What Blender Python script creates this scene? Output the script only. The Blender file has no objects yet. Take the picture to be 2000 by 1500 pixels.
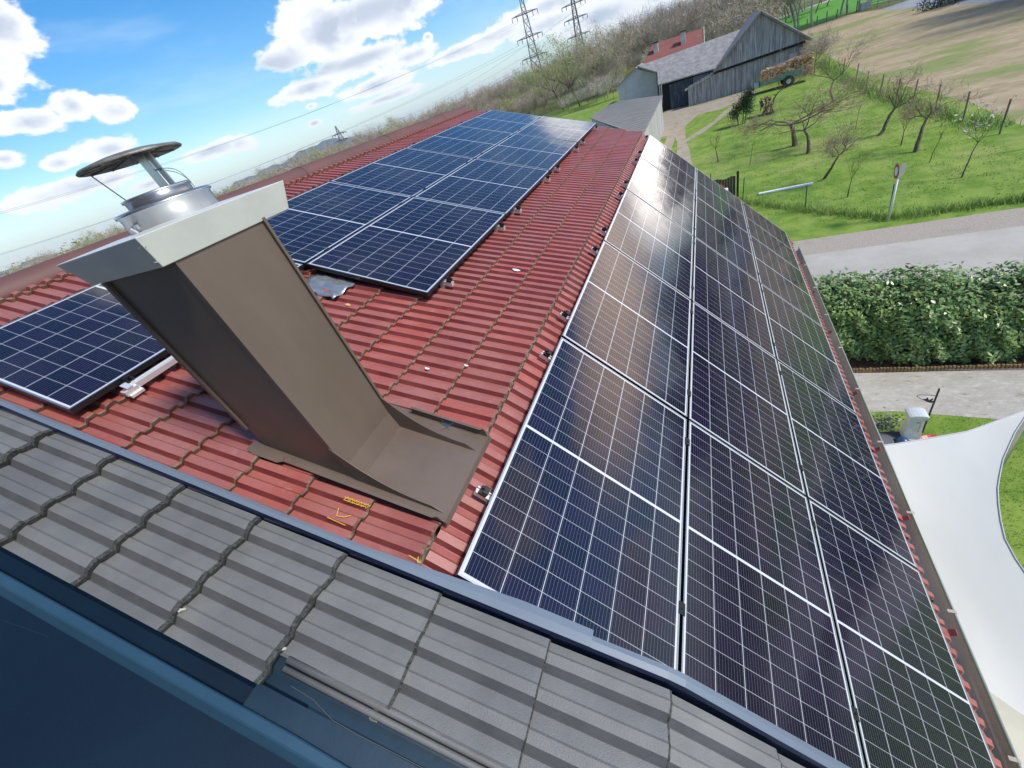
import bpy, math, random
import numpy as np
from mathutils import Vector, Matrix
from math import sin, cos, pi, radians as rad
random.seed(7); rng = np.random.default_rng(7)
scn = bpy.context.scene
COL = scn.collection

# ---------------------------------------------------------------- camera
YAW, PIT, ROL = -0.554091176, -0.5812219, -0.357274124
CAM = Vector((1.18393977, 0.26906424, 1.49540276))
FPX, SX, SY = 770.80493, 12.507, -42.3908          # focal length and principal point in pixels of a 2000 px wide frame
RA_, RB_ = 0.793440297, 0.363963351                # pitches of the steep and the shallow roof
def cam_axes():
    f = Vector((sin(YAW)*cos(PIT), cos(YAW)*cos(PIT), sin(PIT)))
    r = Vector((cos(YAW), -sin(YAW), 0)); u = r.cross(f)
    c, s = cos(ROL), sin(ROL)
    return c*r+s*u, -s*r+c*u, f
CR, CU, CF = cam_axes()
cd = bpy.data.cameras.new("camera"); cam = bpy.data.objects.new("camera", cd); COL.objects.link(cam)
cd.sensor_fit = 'HORIZONTAL'; cd.sensor_width = 36; cd.lens = 36*FPX/2000
cd.shift_x = -SX/2000; cd.shift_y = SY/2000
cd.clip_start = 0.02; cd.clip_end = 30000
cam.matrix_world = Matrix(((CR.x, CU.x, -CF.x, CAM.x), (CR.y, CU.y, -CF.y, CAM.y), (CR.z, CU.z, -CF.z, CAM.z), (0, 0, 0, 1)))
scn.camera = cam
def ray(px, py):
    d = CR*((px-1000-SX)/FPX) - CU*((py-750-SY)/FPX) + CF
    return d.normalized()
def azel(px, py):
    d = ray(px, py); return math.atan2(d.x, d.y), math.asin(d.z)
GZ = -6.2
def gp(px, py, z=GZ):
    d = ray(px, py); t = (z-CAM.z)/d.z; return CAM+d*t
def yp(px, py, y):
    d = ray(px, py); t = (y-CAM.y)/d.y; return CAM+d*t

# ---------------------------------------------------------------- light
SUN_AZ, SUN_EL = rad(94), rad(48)
sl = bpy.data.lights.new("sun", 'SUN'); sun = bpy.data.objects.new("sun", sl); COL.objects.link(sun)
sl.energy = 2.7; sl.angle = rad(12); sl.color = (1.0, 0.95, 0.87)
sd = Vector((sin(SUN_AZ)*cos(SUN_EL), cos(SUN_AZ)*cos(SUN_EL), sin(SUN_EL)))
sun.rotation_euler = sd.to_track_quat('Z', 'Y').to_euler()
scn.view_settings.view_transform = 'Standard'; scn.view_settings.look = 'None'
scn.view_settings.exposure = 0.62; scn.view_settings.gamma = 1.0

# ---------------------------------------------------------------- sky with clouds (world shader, laid out by compass direction)
class NT:
    def __init__(s, t): s.t = t; s.n = t.nodes; s.l = t.links
    def add(s, k, **kw):
        n = s.n.new(k)
        for a, b in kw.items(): setattr(n, a, b)
        return n
    def put(s, sock, v):
        if v is None: return
        if hasattr(v, 'default_value') or isinstance(v, bpy.types.NodeSocket): s.l.new(v, sock)
        else: sock.default_value = v
    def m(s, op, a, b=None, c=None, clamp=False):
        n = s.n.new('ShaderNodeMath'); n.operation = op; n.use_clamp = clamp
        for i, v in enumerate((a, b, c)):
            if v is not None: s.put(n.inputs[i], v)
        return n.outputs[0]
    def noise(s, vec, scale, detail=4, rough=0.55, dist=0.0, dim='3D'):
        n = s.n.new('ShaderNodeTexNoise'); n.noise_dimensions = dim
        if vec is not None: s.l.new(vec, n.inputs['Vector'])
        n.inputs['Scale'].default_value = scale; n.inputs['Detail'].default_value = detail
        n.inputs['Roughness'].default_value = rough; n.inputs['Distortion'].default_value = dist
        return n.outputs['Fac']
    def ramp(s, f, a, b):   # clamp((f-a)/(b-a))
        n = s.n.new('ShaderNodeMapRange'); n.interpolation_type = 'SMOOTHSTEP'; s.put(n.inputs['Value'], f)
        s.put(n.inputs['From Min'], a); s.put(n.inputs['From Max'], b); return n.outputs['Result']
    def mix(s, f, a, b):
        n = s.n.new('ShaderNodeMix'); n.data_type = 'RGBA'
        s.put(n.inputs[0], f)
        for i, v in ((6, a), (7, b)):
            if isinstance(v, (tuple, list)): n.inputs[i].default_value = (*v[:3], 1)
            else: s.l.new(v, n.inputs[i])
        return n.outputs[2]
    def comb(s, x, y, z):
        n = s.n.new('ShaderNodeCombineXYZ')
        for i, v in enumerate((x, y, z)): s.put(n.inputs[i], v)
        return n.outputs[0]
    def sep(s, v):
        n = s.n.new('ShaderNodeSeparateXYZ'); s.l.new(v, n.inputs[0]); return n.outputs

W = bpy.data.worlds.new("World"); scn.world = W; W.use_nodes = True
wt = NT(W.node_tree)
bg = W.node_tree.nodes['Background']
tc = wt.add('ShaderNodeTexCoord').outputs['Generated']
x, y, z = wt.sep(tc)
zc = wt.m('MAXIMUM', z, 0.004)
skyvec = wt.comb(x, y, zc)
sky = wt.add('ShaderNodeTexSky', sky_type='NISHITA'); sky.sun_disc = False
sky.sun_elevation = SUN_EL; sky.sun_rotation = SUN_AZ; sky.altitude = 200; sky.air_density = 1.0; sky.dust_density = 0.6; sky.ozone_density = 2.0
wt.l.new(skyvec, sky.inputs[0])
az = wt.m('ARCTAN2', x, y); el = wt.m('ARCSINE', z)
CLOUDS = []      # (az, el, half width, half height) in radians
def cl(px, py, wpx, hpx):
    a, e = azel(px, py); CLOUDS.append((a, e, wpx, hpx))
D = rad(1)
for (px, py, w_, h_) in [(-5, 50, 3.0*D, 2.6*D), (-20, 120, 3.0*D, 3.0*D), (-10, 165, 2.0*D, 1.6*D), (50, 238, 3.4*D, 1.2*D), (140, 208, 1.9*D, 1.3*D), (10, 310, 1.6*D, .8*D), (222, 215, 2.0*D, 1.2*D),
        (640, 60, 7.0*D, 3.2*D), (570, 100, 4.0*D, 1.8*D), (760, 20, 8*D, 2.4*D), (700, 120, 6.5*D, 1.6*D), (600, 175, 5.0*D, 1.1*D), (740, 165, 5*D, 1.0*D), (800, 110, 4*D, 1.1*D),
        (835, 72, .7*D, .5*D), (900, 100, 4.5*D, .9*D), (960, 75, 5*D, 1.1*D), (1060, 50, 6*D, 1.1*D), (1180, 30, 6*D, 1.6*D), (1080, 5, 6*D, 1.4*D), (420, 292, 4*D, .9*D), (470, 280, 2*D, .9*D), (615, 240, 1.0*D, .4*D),
        (608, 208, 1.*D, .4*D), (205, 290, 2.4*D, 1.1*D), (118, 318, 1.6*D, .7*D), (150, 365, 6*D, 1.1*D), (220, 350, 3*D, .9*D), (290, 360, 2.2*D, .6*D), (760, 190, 5*D, .6*D), (1280, 20, 6*D, .8*D)]:
    cl(px, py, w_, h_)
for a_, e_, w_, h_ in [(-9, 14.6, 4.5, 1.8), (15, 6, 10, 3.5), (24, 10, 9, 4.0), (33, 12, 7, 2.4), (40, 8, 9, 2.2), (47, 15, 8, 3.0), (60, 24, 9, 4), (68, 8, 9, 3),
        (85, 18, 12, 5), (110, 12, 14, 5), (-100, 14, 14, 5), (-120, 25, 12, 6), (150, 20, 16, 6), (-160, 18, 16, 6), (-60, 42, 7, 3), (10, 38, 8, 3), (90, 50, 14, 6), (-95, 32, 8, 4), (-30, 50, 7, 3)]:
    CLOUDS.append((a_*D, e_*D, w_*D, h_*D))
def cloudfield(azs, els):
    acc = None; p = wt.comb(azs, els, 0.0)
    for a, e, w_, h_ in CLOUDS:
        v1 = wt.add('ShaderNodeVectorMath', operation='SUBTRACT'); wt.l.new(p, v1.inputs[0]); v1.inputs[1].default_value = (a, e, 0)
        v2 = wt.add('ShaderNodeVectorMath', operation='MULTIPLY'); wt.l.new(v1.outputs[0], v2.inputs[0]); v2.inputs[1].default_value = (1/w_, 1/h_, 0)
        v3 = wt.add('ShaderNodeVectorMath', operation='LENGTH'); wt.l.new(v2.outputs[0], v3.inputs[0])
        acc = v3.outputs['Value'] if acc is None else wt.m('MINIMUM', acc, v3.outputs['Value'])
    acc = wt.m('SUBTRACT', 1.0, acc)
    v = wt.comb(azs, wt.m('MULTIPLY', els, 1.7), 0.0)
    n1 = wt.m('ADD', wt.m('MULTIPLY', wt.noise(v, 12.0, 4, 0.55, 0.15), 0.68), wt.m('MULTIPLY', wt.noise(v, 42.0, 4, 0.6, 0.2), 0.32))
    vo_ = wt.comb(wt.m('ADD', azs, 0.010), wt.m('MULTIPLY', wt.m('ADD', els, 0.016), 1.7), 0.0)
    n2 = wt.noise(vo_, 13.0, 4, 0.58, 0.0)
    f = lambda n_: wt.m('ADD', acc, wt.m('MULTIPLY', wt.m('SUBTRACT', n_, 0.5), 2.4))
    return f(n1), n1, f(n2), acc
f0, n1, f1, acc0 = cloudfield(az, el)
cover = wt.ramp(f0, 0.0, 0.30)
dk = None
for (px, py, w_, h_) in ((535, 128, 3.0*D, .9*D), (720, 22, 6.0*D, 1.0*D), (700, 118, 4*D, .5*D), (620, 140, 3.5*D, .5*D)):
    a, e = azel(px, py); v1 = wt.add('ShaderNodeVectorMath', operation='SUBTRACT'); wt.l.new(wt.comb(az, el, 0.0), v1.inputs[0]); v1.inputs[1].default_value = (a, e, 0)
    v2 = wt.add('ShaderNodeVectorMath', operation='MULTIPLY'); wt.l.new(v1.outputs[0], v2.inputs[0]); v2.inputs[1].default_value = (1/w_, 1/h_, 0)
    v3 = wt.add('ShaderNodeVectorMath', operation='LENGTH'); wt.l.new(v2.outputs[0], v3.inputs[0]); q_ = wt.ramp(v3.outputs['Value'], 1.5, 0.3)
    dk = q_ if dk is None else wt.m('MAXIMUM', dk, q_)
shade = wt.m('MULTIPLY', wt.m('MULTIPLY', wt.ramp(f1, 0.1, 1.3), wt.ramp(f0, 0.15, 0.8)), wt.ramp(acc0, 0.15, 0.6))
shade = wt.m('MAXIMUM', shade, wt.m('MULTIPLY', wt.m('MULTIPLY', dk, wt.ramp(f0, 0.0, 0.4)), 0.9))
veil = wt.m('MULTIPLY', wt.ramp(wt.noise(wt.comb(az, wt.m('MULTIPLY', el, 5.0), 2.0), 3.0, 5, 0.6), 0.45, 0.75), 0.28)
ccol = wt.mix(shade, (7.4, 7.5, 7.7), (3.9, 4.4, 5.3))
skyc = wt.add('ShaderNodeHueSaturation'); wt.l.new(sky.outputs[0], skyc.inputs['Color']); skyc.inputs['Saturation'].default_value = 1.45; skyc.inputs['Value'].default_value = 1.18
hazef = wt.m('MULTIPLY', wt.ramp(el, 0.12, -0.02), 0.48)
skyh = wt.mix(hazef, skyc.outputs[0], (5.4, 6.3, 7.3))
skyv = wt.mix(veil, skyh, (5.6, 6.6, 7.4))
fin = wt.mix(wt.m('MULTIPLY', cover, 0.97), skyv, ccol)
# unseen bright sky patches added for panel reflections; the warm one imitates the coating's tint
def glow(a, e, w_, h_, col_, fin):
    gd = wt.add('ShaderNodeVectorMath', operation='SUBTRACT'); wt.l.new(wt.comb(az, wt.m('ADD', el, wt.m('MULTIPLY', wt.m('SUBTRACT', n1, 0.5), 0.10)), 0.0), gd.inputs[0]); gd.inputs[1].default_value = (rad(a), rad(e), 0)
    gm = wt.add('ShaderNodeVectorMath', operation='MULTIPLY'); wt.l.new(gd.outputs[0], gm.inputs[0]); gm.inputs[1].default_value = (1/rad(w_), 1/rad(h_), 0)
    g_ = wt.add('ShaderNodeVectorMath', operation='LENGTH'); wt.l.new(gm.outputs[0], g_.inputs[0])
    return wt.mix(wt.ramp(g_.outputs['Value'], 1.2, 0.3), fin, col_)
fin = glow(35, 12.0, 24, 6.0, (23.0, 17.5, 13.5), fin)
fin = glow(13, 5.2, 11, 4.2, (44.0, 41.0, 38.0), fin)
fin = glow(-8, 14.2, 4.2, 2.4, (12.0, 12.0, 12.5), fin)
wt.l.new(fin, bg.inputs['Color']); bg.inputs['Strength'].default_value = 0.10
W.cycles.sampling_method = 'MANUAL'; W.cycles.sample_map_resolution = 512

# ---------------------------------------------------------------- helpers
def P3(c): return (*c, 1.0)
def mat(name, col, rough=0.7, metal=0.0, var=None, vscale=6.0, vdet=5, bump=0.0, bscale=40.0, spec=0.5, stretch=(1, 1, 1), coat=0.0, extra=None, coords='Object', vlo=0.35, vhi=0.65, randv=0.0):
    m = bpy.data.materials.new(name); m.use_nodes = True
    t = NT(m.node_tree); b = m.node_tree.nodes['Principled BSDF']
    b.inputs['Base Color'].default_value = P3(col); b.inputs['Roughness'].default_value = rough
    b.inputs['Metallic'].default_value = metal; b.inputs['Specular IOR Level'].default_value = spec
    b.inputs['Coat Weight'].default_value = coat
    tco = t.add('ShaderNodeTexCoord').outputs[coords]
    mp = t.add('ShaderNodeMapping'); t.l.new(tco, mp.inputs[0]); mp.inputs['Scale'].default_value = stretch
    v = mp.outputs[0]; c = None
    if var is not None:
        f = t.ramp(t.noise(v, vscale, vdet, 0.62), vlo, vhi); c = t.mix(f, col, var)
    if extra is not None:
        base = c if c is not None else col
        for (ecol, sc, lo, hi, amt) in extra:
            f = t.m('MULTIPLY', t.ramp(t.noise(v, sc, 4, 0.6), lo, hi), amt); base = t.mix(f, base, ecol)
        c = base
    if randv > 0:
        oi = t.add('ShaderNodeObjectInfo').outputs['Random']
        hs = t.add('ShaderNodeHueSaturation'); t.put(hs.inputs['Value'], t.m('ADD', 1-randv, t.m('MULTIPLY', oi, 2*randv)))
        if c is None: hs.inputs['Color'].default_value = P3(col)
        else: t.l.new(c, hs.inputs['Color'])
        c = hs.outputs[0]
    if c is not None: t.l.new(c, b.inputs['Base Color'])
    if bump > 0:
        bn = t.add('ShaderNodeBump'); bn.inputs['Strength'].default_value = bump; bn.inputs['Distance'].default_value = 0.02
        t.l.new(t.noise(v, bscale, 5, 0.6), bn.inputs['Height']); t.l.new(bn.outputs[0], b.inputs['Normal'])
    return m

class MB:
    def __init__(s): s.v = []; s.f = []; s.mi = []; s.nv = 0
    def add(s, verts, faces, mi=0):
        o = s.nv
        s.v.extend([tuple(p) for p in verts]); s.nv += len(verts)
        for f in faces: s.f.append(tuple(i+o for i in f)); s.mi.append(mi)
    def box(s, a, b, mi=0, fn=None):
        x0, y0, z0 = a; x1, y1, z1 = b
        p = [(x, y, z) for z in (z0, z1) for (x, y) in ((x0, y0), (x1, y0), (x1, y1), (x0, y1))]
        if fn: p = [tuple(fn(*q)) for q in p]
        s.add(p, [(0, 3, 2, 1), (4, 5, 6, 7), (0, 1, 5, 4), (1, 2, 6, 5), (2, 3, 7, 6), (3, 0, 4, 7)], mi)
    def hull8(s, bot, top, mi=0):      # two quads
        s.add(list(bot)+list(top), [(0, 3, 2, 1), (4, 5, 6, 7), (0, 1, 5, 4), (1, 2, 6, 5), (2, 3, 7, 6), (3, 0, 4, 7)], mi)
    def prism(s, poly, d, mi=0):       # poly: list of 3D pts, extruded by vector d
        n = len(poly); d = Vector(d); p = [Vector(q) for q in poly]
        s.add(p+[q+d for q in p], [tuple(range(n))[::-1], tuple(range(n, 2*n))]+[(i, (i+1) % n, n+(i+1) % n, n+i) for i in range(n)], mi)
    def tube(s, pts, r, k=6, mi=0, cap=True):
        pts = [Vector(p) for p in pts]; rs = r if isinstance(r, (list, tuple)) else [r]*len(pts)
        vs = []; ref = None
        for i, p in enumerate(pts):
            d = (pts[min(i+1, len(pts)-1)]-pts[max(i-1, 0)])
            if d.length < 1e-9: d = Vector((0, 0, 1))
            d.normalize()
            if ref is None: ref = Vector((1, 0, 0)) if abs(d.x) < 0.9 else Vector((0, 1, 0))
            u = d.cross(ref)
            if u.length < 1e-4: u = d.cross(Vector((0.3, 0.9, 0.2)))
            u.normalize(); w = d.cross(u); ref = -u.cross(d) if False else ref
            for j in range(k):
                a = 2*pi*j/k; vs.append(p+(u*cos(a)+w*sin(a))*rs[i])
        fs = [(i*k+j, i*k+(j+1) % k, (i+1)*k+(j+1) % k, (i+1)*k+j) for i in range(len(pts)-1) for j in range(k)]
        if cap: fs += [tuple(range(k))[::-1], tuple(range((len(pts)-1)*k, len(pts)*k))]
        s.add(vs, fs, mi)
    def lathe(s, prof, c, k=32, mi=0, cap=False):   # prof: (r,z)
        vs = [(c[0]+r*cos(2*pi*j/k), c[1]+r*sin(2*pi*j/k), c[2]+z) for r, z in prof for j in range(k)]
        fs = [(i*k+j, i*k+(j+1) % k, (i+1)*k+(j+1) % k, (i+1)*k+j) for i in range(len(prof)-1) for j in range(k)]
        if cap: fs += [tuple(range(k))[::-1], tuple(range((len(prof)-1)*k, len(prof)*k))]
        s.add(vs, fs, mi)
    def grid(s, P, mi=0):               # P: rows of points
        n, m_ = len(P), len(P[0])
        s.add([q for r in P for q in r], [(i*m_+j, i*m_+j+1, (i+1)*m_+j+1, (i+1)*m_+j) for i in range(n-1) for j in range(m_-1)], mi)
    def build(s, name, mats, parent=None, smooth=False, bevel=0.0, solid=0.0, loc=None):
        me = bpy.data.meshes.new(name)
        anc = parent
        while anc is not None and '_w' not in anc and anc.parent is not None: anc = anc.parent
        off = Vector(loc) if loc is not None else (Vector(anc['_w']) if anc is not None and '_w' in anc else Vector((0, 0, 0)))
        if off.length > 0: vs = [(p[0]-off.x, p[1]-off.y, p[2]-off.z) for p in s.v]
        else: vs = s.v
        me.from_pydata(vs, [], s.f)
        if not isinstance(mats, (list, tuple)): mats = [mats]
        for m_ in mats: me.materials.append(m_)
        if len(mats) > 1: me.polygons.foreach_set('material_index', s.mi)
        if smooth: me.polygons.foreach_set('use_smooth', [True]*len(s.f))
        me.update()
        o = bpy.data.objects.new(name, me); COL.objects.link(o)
        if parent is not None: o.parent = parent
        elif loc is not None: o.location = loc
        if solid: md = o.modifiers.new('s', 'SOLIDIFY'); md.thickness = solid; md.offset = -1
        if bevel: md = o.modifiers.new('b', 'BEVEL'); md.width = bevel; md.segments = 2; md.limit_method = 'ANGLE'
        return o
def quads(name, V, mats, parent=None, tri=False, mi=None, loc=None):
    """fast mesh from an (n,4,3) or (n,3,3) array"""
    n, k = V.shape[0], V.shape[1]
    me = bpy.data.meshes.new(name)
    me.vertices.add(n*k); me.vertices.foreach_set('co', V.reshape(-1).astype(np.float32))
    me.loops.add(n*k); me.loops.foreach_set('vertex_index', np.arange(n*k, dtype=np.int32))
    me.polygons.add(n); me.polygons.foreach_set('loop_start', np.arange(0, n*k, k, dtype=np.int32))
    me.polygons.foreach_set('loop_total', np.full(n, k, dtype=np.int32))
    if not isinstance(mats, (list, tuple)): mats = [mats]
    for m_ in mats: me.materials.append(m_)
    if mi is not None: me.polygons.foreach_set('material_index', np.asarray(mi, dtype=np.int32))
    me.update(calc_edges=True)
    o = bpy.data.objects.new(name, me); COL.objects.link(o)
    if parent is not None: o.parent = parent
    if loc is not None: o.location = loc
    return o
def tag(o, label=None, cat=None, group=None, kind=None):
    if label: o['label'] = label
    if cat: o['category'] = cat
    if group: o['group'] = group
    if kind: o['kind'] = kind
    return o
def thing(name, label, cat, loc=(0, 0, 0), rot=(0, 0, 0), group=None):
    o = bpy.data.objects.new(name, None); COL.objects.link(o); o.location = loc; o.rotation_euler = rot
    o.empty_display_size = 0.1
    tag(o, label, cat, group)
    if rot == (0, 0, 0): o['_w'] = tuple(loc)
    return o
def dup(root, loc, rot=None, label=None, scale=None):
    r = root.copy(); COL.objects.link(r); r.location = loc
    if rot is not None: r.rotation_euler = rot
    if scale is not None: r.scale = scale
    if label: r['label'] = label
    for ch in root.children:
        c = ch.copy(); COL.objects.link(c); c.parent = r
        for g in ch.children:
            d = g.copy(); COL.objects.link(d); d.parent = c
    return r

# roof frames: s runs down the slope, h is the height above the tiles' base plane
def FA(s, y, h): return (s*cos(RA_)+h*sin(RA_), y, -s*sin(RA_)+h*cos(RA_))
def FB(s, y, h): return (s*cos(RB_)+h*sin(RB_), y, -s*sin(RB_)+h*cos(RB_))
GS = 1.08                                           # where the grey roof turns steeper
GA = rad(43)
gx0, gz0 = FB(GS, 0, 0)[0], FB(GS, 0, 0)[2]
def FG(s, y, h):
    if s <= GS: return FB(s, y, h)
    t = s-GS; return (gx0+t*cos(GA)+h*sin(GA), y, gz0-t*sin(GA)+h*cos(GA))

# ---------------------------------------------------------------- materials
M = {}
def tile_mat(name, c0, c1, dirt, rough, bump, dust=None, sp=0.5):
    return mat(name, c0, rough, var=c1, vscale=3.0, vdet=6, bump=bump, bscale=220, extra=[(dirt, 14.0, 0.56, 0.8, 0.45)]+([dust] if dust else []), spec=sp, vlo=0.3, vhi=0.7)
M['red'] = tile_mat('red_tile', (0.325, 0.090, 0.075), (0.370, 0.132, 0.112), (0.40, 0.25, 0.21), 0.40, 0.1, ((0.21, 0.055, 0.05), 1.3, 0.5, 0.8, 0.55))
def tile_tone(m, px_, py_, ox, oy, amt):
    t = NT(m.node_tree); b = m.node_tree.nodes['Principled BSDF']; src = b.inputs['Base Color'].links[0].from_socket
    X, Y, Z = t.sep(t.add('ShaderNodeTexCoord').outputs['Object'])
    wn = t.add('ShaderNodeTexWhiteNoise'); t.l.new(t.comb(t.m('FLOOR', t.m('DIVIDE', t.m('SUBTRACT', X, ox), px_)), t.m('FLOOR', t.m('DIVIDE', t.m('SUBTRACT', Y, oy), py_)), 0.0), wn.inputs[0])
    hs = t.add('ShaderNodeHueSaturation'); t.l.new(src, hs.inputs['Color']); t.put(hs.inputs['Value'], t.m('ADD', 1-amt, t.m('MULTIPLY', wn.outputs[0], 2*amt)))
    t.put(hs.inputs['Saturation'], t.m('ADD', 1-amt*.8, t.m('MULTIPLY', wn.outputs[0], 1.6*amt))); t.l.new(hs.outputs[0], b.inputs['Base Color'])
tile_tone(M['red'], 0.342*cos(RB_), 0.1015*3, 3.7+0.03, 0.811-5.2-0.02, 0.10)
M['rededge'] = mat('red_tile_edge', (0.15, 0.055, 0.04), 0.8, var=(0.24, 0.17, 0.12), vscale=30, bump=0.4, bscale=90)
M['redshade'] = mat('red_riser_shade', (0.150, 0.028, 0.028), 0.5, var=(0.20, 0.048, 0.042), vscale=5)  # darker red paints in the shade on the unlit riser faces
M['grey'] = tile_mat('grey_tile', (0.138, 0.140, 0.140), (0.182, 0.184, 0.180), (0.21, 0.21, 0.185), 0.5, 0.25, ((0.30, 0.30, 0.28), 70.0, 0.70, 0.78, 0.7), 0.45)
tile_tone(M['grey'], 0.4535*cos(RB_), 0.1125*2, 2.0+0.164, 0.287+2.0, 0.07)
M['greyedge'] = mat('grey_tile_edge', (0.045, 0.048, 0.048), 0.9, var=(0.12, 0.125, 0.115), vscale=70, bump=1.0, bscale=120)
M['ridge'] = mat('ridge_cap', (0.150, 0.066, 0.055), 0.6, var=(0.125, 0.060, 0.053), vscale=2.5, bump=0.1, bscale=120)
M['brown'] = mat('brown_sheet', (0.122, 0.090, 0.070), 0.42, var=(0.148, 0.112, 0.089), vscale=2.2, stretch=(1, 1, .35), bump=0.28, bscale=4, spec=0.5, extra=[((0.42, 0.38, 0.33), 60.0, 0.75, 0.8, 0.5)])
M['brownd'] = mat('dark_brown_sheet', (0.075, 0.052, 0.043), 0.45, var=(0.09, 0.062, 0.05), vscale=2.0)
M['galv'] = mat('galvanised_sheet', (0.74, 0.75, 0.70), 0.42, metal=0.30, var=(0.66, 0.68, 0.65), vscale=4.0, bump=0.04, bscale=30, extra=[((0.72, 0.72, 0.68), 9.0, 0.5, 0.75, 0.5)])
M['steel'] = mat('stainless_steel', (0.60, 0.60, 0.60), 0.28, metal=0.9, var=(0.45, 0.47, 0.5), vscale=6.0, stretch=(1, 1, 0.2))
M['darksteel'] = mat('weathered_steel', (0.16, 0.15, 0.13), 0.55, metal=0.5, var=(0.28, 0.27, 0.24), vscale=14.0, bump=0.2, bscale=60)
M['alu'] = mat('aluminium_rail', (0.85, 0.86, 0.87), 0.4, metal=0.55)
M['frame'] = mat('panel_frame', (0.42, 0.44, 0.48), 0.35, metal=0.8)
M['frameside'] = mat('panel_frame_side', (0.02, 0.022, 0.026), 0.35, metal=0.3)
M['black'] = mat('black_plastic', (0.012, 0.012, 0.013), 0.5)
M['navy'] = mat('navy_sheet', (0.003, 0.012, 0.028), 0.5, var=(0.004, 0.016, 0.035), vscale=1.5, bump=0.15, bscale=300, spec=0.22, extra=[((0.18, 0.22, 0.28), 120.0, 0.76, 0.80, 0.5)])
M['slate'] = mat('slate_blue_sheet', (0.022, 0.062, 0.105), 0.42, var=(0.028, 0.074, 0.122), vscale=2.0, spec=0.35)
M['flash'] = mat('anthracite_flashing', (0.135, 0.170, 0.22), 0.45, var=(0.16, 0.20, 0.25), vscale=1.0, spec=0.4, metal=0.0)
M['flashd'] = mat('shaded_navy_flashing', (0.006, 0.012, 0.040), 0.3, spec=0.6)  # shade of the unlit standing side put into the colour
M['gutter'] = mat('brown_gutter', (0.42, 0.36, 0.30), 0.55, var=(0.50, 0.45, 0.38), vscale=3.0, bump=0.1)
M['gutterrim'] = mat('gutter_rim', (0.30, 0.34, 0.29), 0.4, metal=0.2)
M['lead'] = mat('grey_lead_patch', (0.30, 0.33, 0.36), 0.3, metal=0.6, var=(0.42, 0.45, 0.48), vscale=8, bump=0.3, bscale=25)
M['yellow'] = mat('yellow_chalk', (0.80, 0.52, 0.03), 0.9)
M['white'] = mat('white_paint', (0.78, 0.78, 0.76), 0.6)
M['chip'] = mat('broken_tile_core', (0.50, 0.50, 0.42), 0.9, var=(0.36, 0.36, 0.30), vscale=60)
M['plaster'] = mat('wall_plaster', (0.62, 0.58, 0.50), 0.9, var=(0.54, 0.50, 0.43), vscale=1.5, bump=0.2)

# ---- solar glass: cell grid computed from the panel's own coordinates
PW, PL, GAP = 1.134, 1.722, 0.02
def glass_mat():
    m = bpy.data.materials.new('solar_glass'); m.use_nodes = True
    t = NT(m.node_tree); b = m.node_tree.nodes['Principled BSDF']
    X, Y, Z = t.sep(t.add('ShaderNodeTexCoord').outputs['Object'])
    mg = 0.019; cw = (PW-2*mg)/6; mid = 0.015; ch = ((PL-2*mg-mid)/2)/9
    u = t.m('SUBTRACT', X, mg)
    cu = t.m('PINGPONG', u, cw/2)                     # distance to the nearest column line (0 at the lines)
    l1 = t.m('LESS_THAN', t.m('ABSOLUTE', cu), 0.0021)
    yy = t.m('SUBTRACT', t.m('ABSOLUTE', t.m('SUBTRACT', Y, PL/2)), mid/2)
    l2 = t.m('LESS_THAN', t.m('ABSOLUTE', t.m('PINGPONG', yy, ch/2)), 0.0013)
    l3 = t.m('LESS_THAN', yy, 0.0)
    e1 = t.m('LESS_THAN', u, 0.0); e2 = t.m('GREATER_THAN', X, PW-mg); e3 = t.m('GREATER_THAN', yy, ch*9)
    e = t.m('MAXIMUM', t.m('MAXIMUM', e1, e2), t.m('MAXIMUM', e3, l3))
    bb = t.m('LESS_THAN', t.m('ABSOLUTE', t.m('PINGPONG', t.m('ADD', u, cw/20), cw/20)), 0.00060)
    lines = t.m('MAXIMUM', t.m('MULTIPLY', l1, 0.56), t.m('MULTIPLY', l2, 0.44))
    lines = t.m('MAXIMUM', lines, t.m('MULTIPLY', e, 0.72))
    lines = t.m('MAXIMUM', lines, t.m('MULTIPLY', bb, 0.17))
    # each cell has a slightly different tone
    cid = t.comb(t.m('FLOOR', t.m('DIVIDE', u, cw)), t.m('FLOOR', t.m('DIVIDE', t.m('SUBTRACT', Y, PL/2), ch)), t.m('MULTIPLY', t.add('ShaderNodeObjectInfo').outputs['Random'], 50.0))
    wn = t.add('ShaderNodeTexWhiteNoise'); t.l.new(cid, wn.inputs[0])
    cell = t.mix(wn.outputs[0], (0.0030, 0.0030, 0.015), (0.009, 0.0055, 0.026))
    col = t.mix(lines, cell, (0.80, 0.84, 0.90))
    t.l.new(col, b.inputs['Base Color'])
    dirt = t.ramp(t.noise(t.add('ShaderNodeTexCoord').outputs['Object'], 5.0, 5, 0.6), 0.35, 0.75)
    t.l.new(t.m('ADD', 0.06, t.m('MULTIPLY', dirt, 0.07)), b.inputs['Roughness'])
    b.inputs['IOR'].default_value = 1.5
    b.inputs['Specular IOR Level'].default_value = 0.5
    b.inputs['Specular Tint'].default_value = (1.0, 0.98, 0.96, 1)
    bn = t.add('ShaderNodeBump'); bn.inputs['Strength'].default_value = 0.10; bn.inputs['Distance'].default_value = 0.02
    t.l.new(t.noise(t.add('ShaderNodeTexCoord').outputs['Object'], 2.2, 2, 0.5), bn.inputs['Height']); t.l.new(bn.outputs[0], b.inputs['Normal'])
    return m
M['glass'] = glass_mat()

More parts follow.
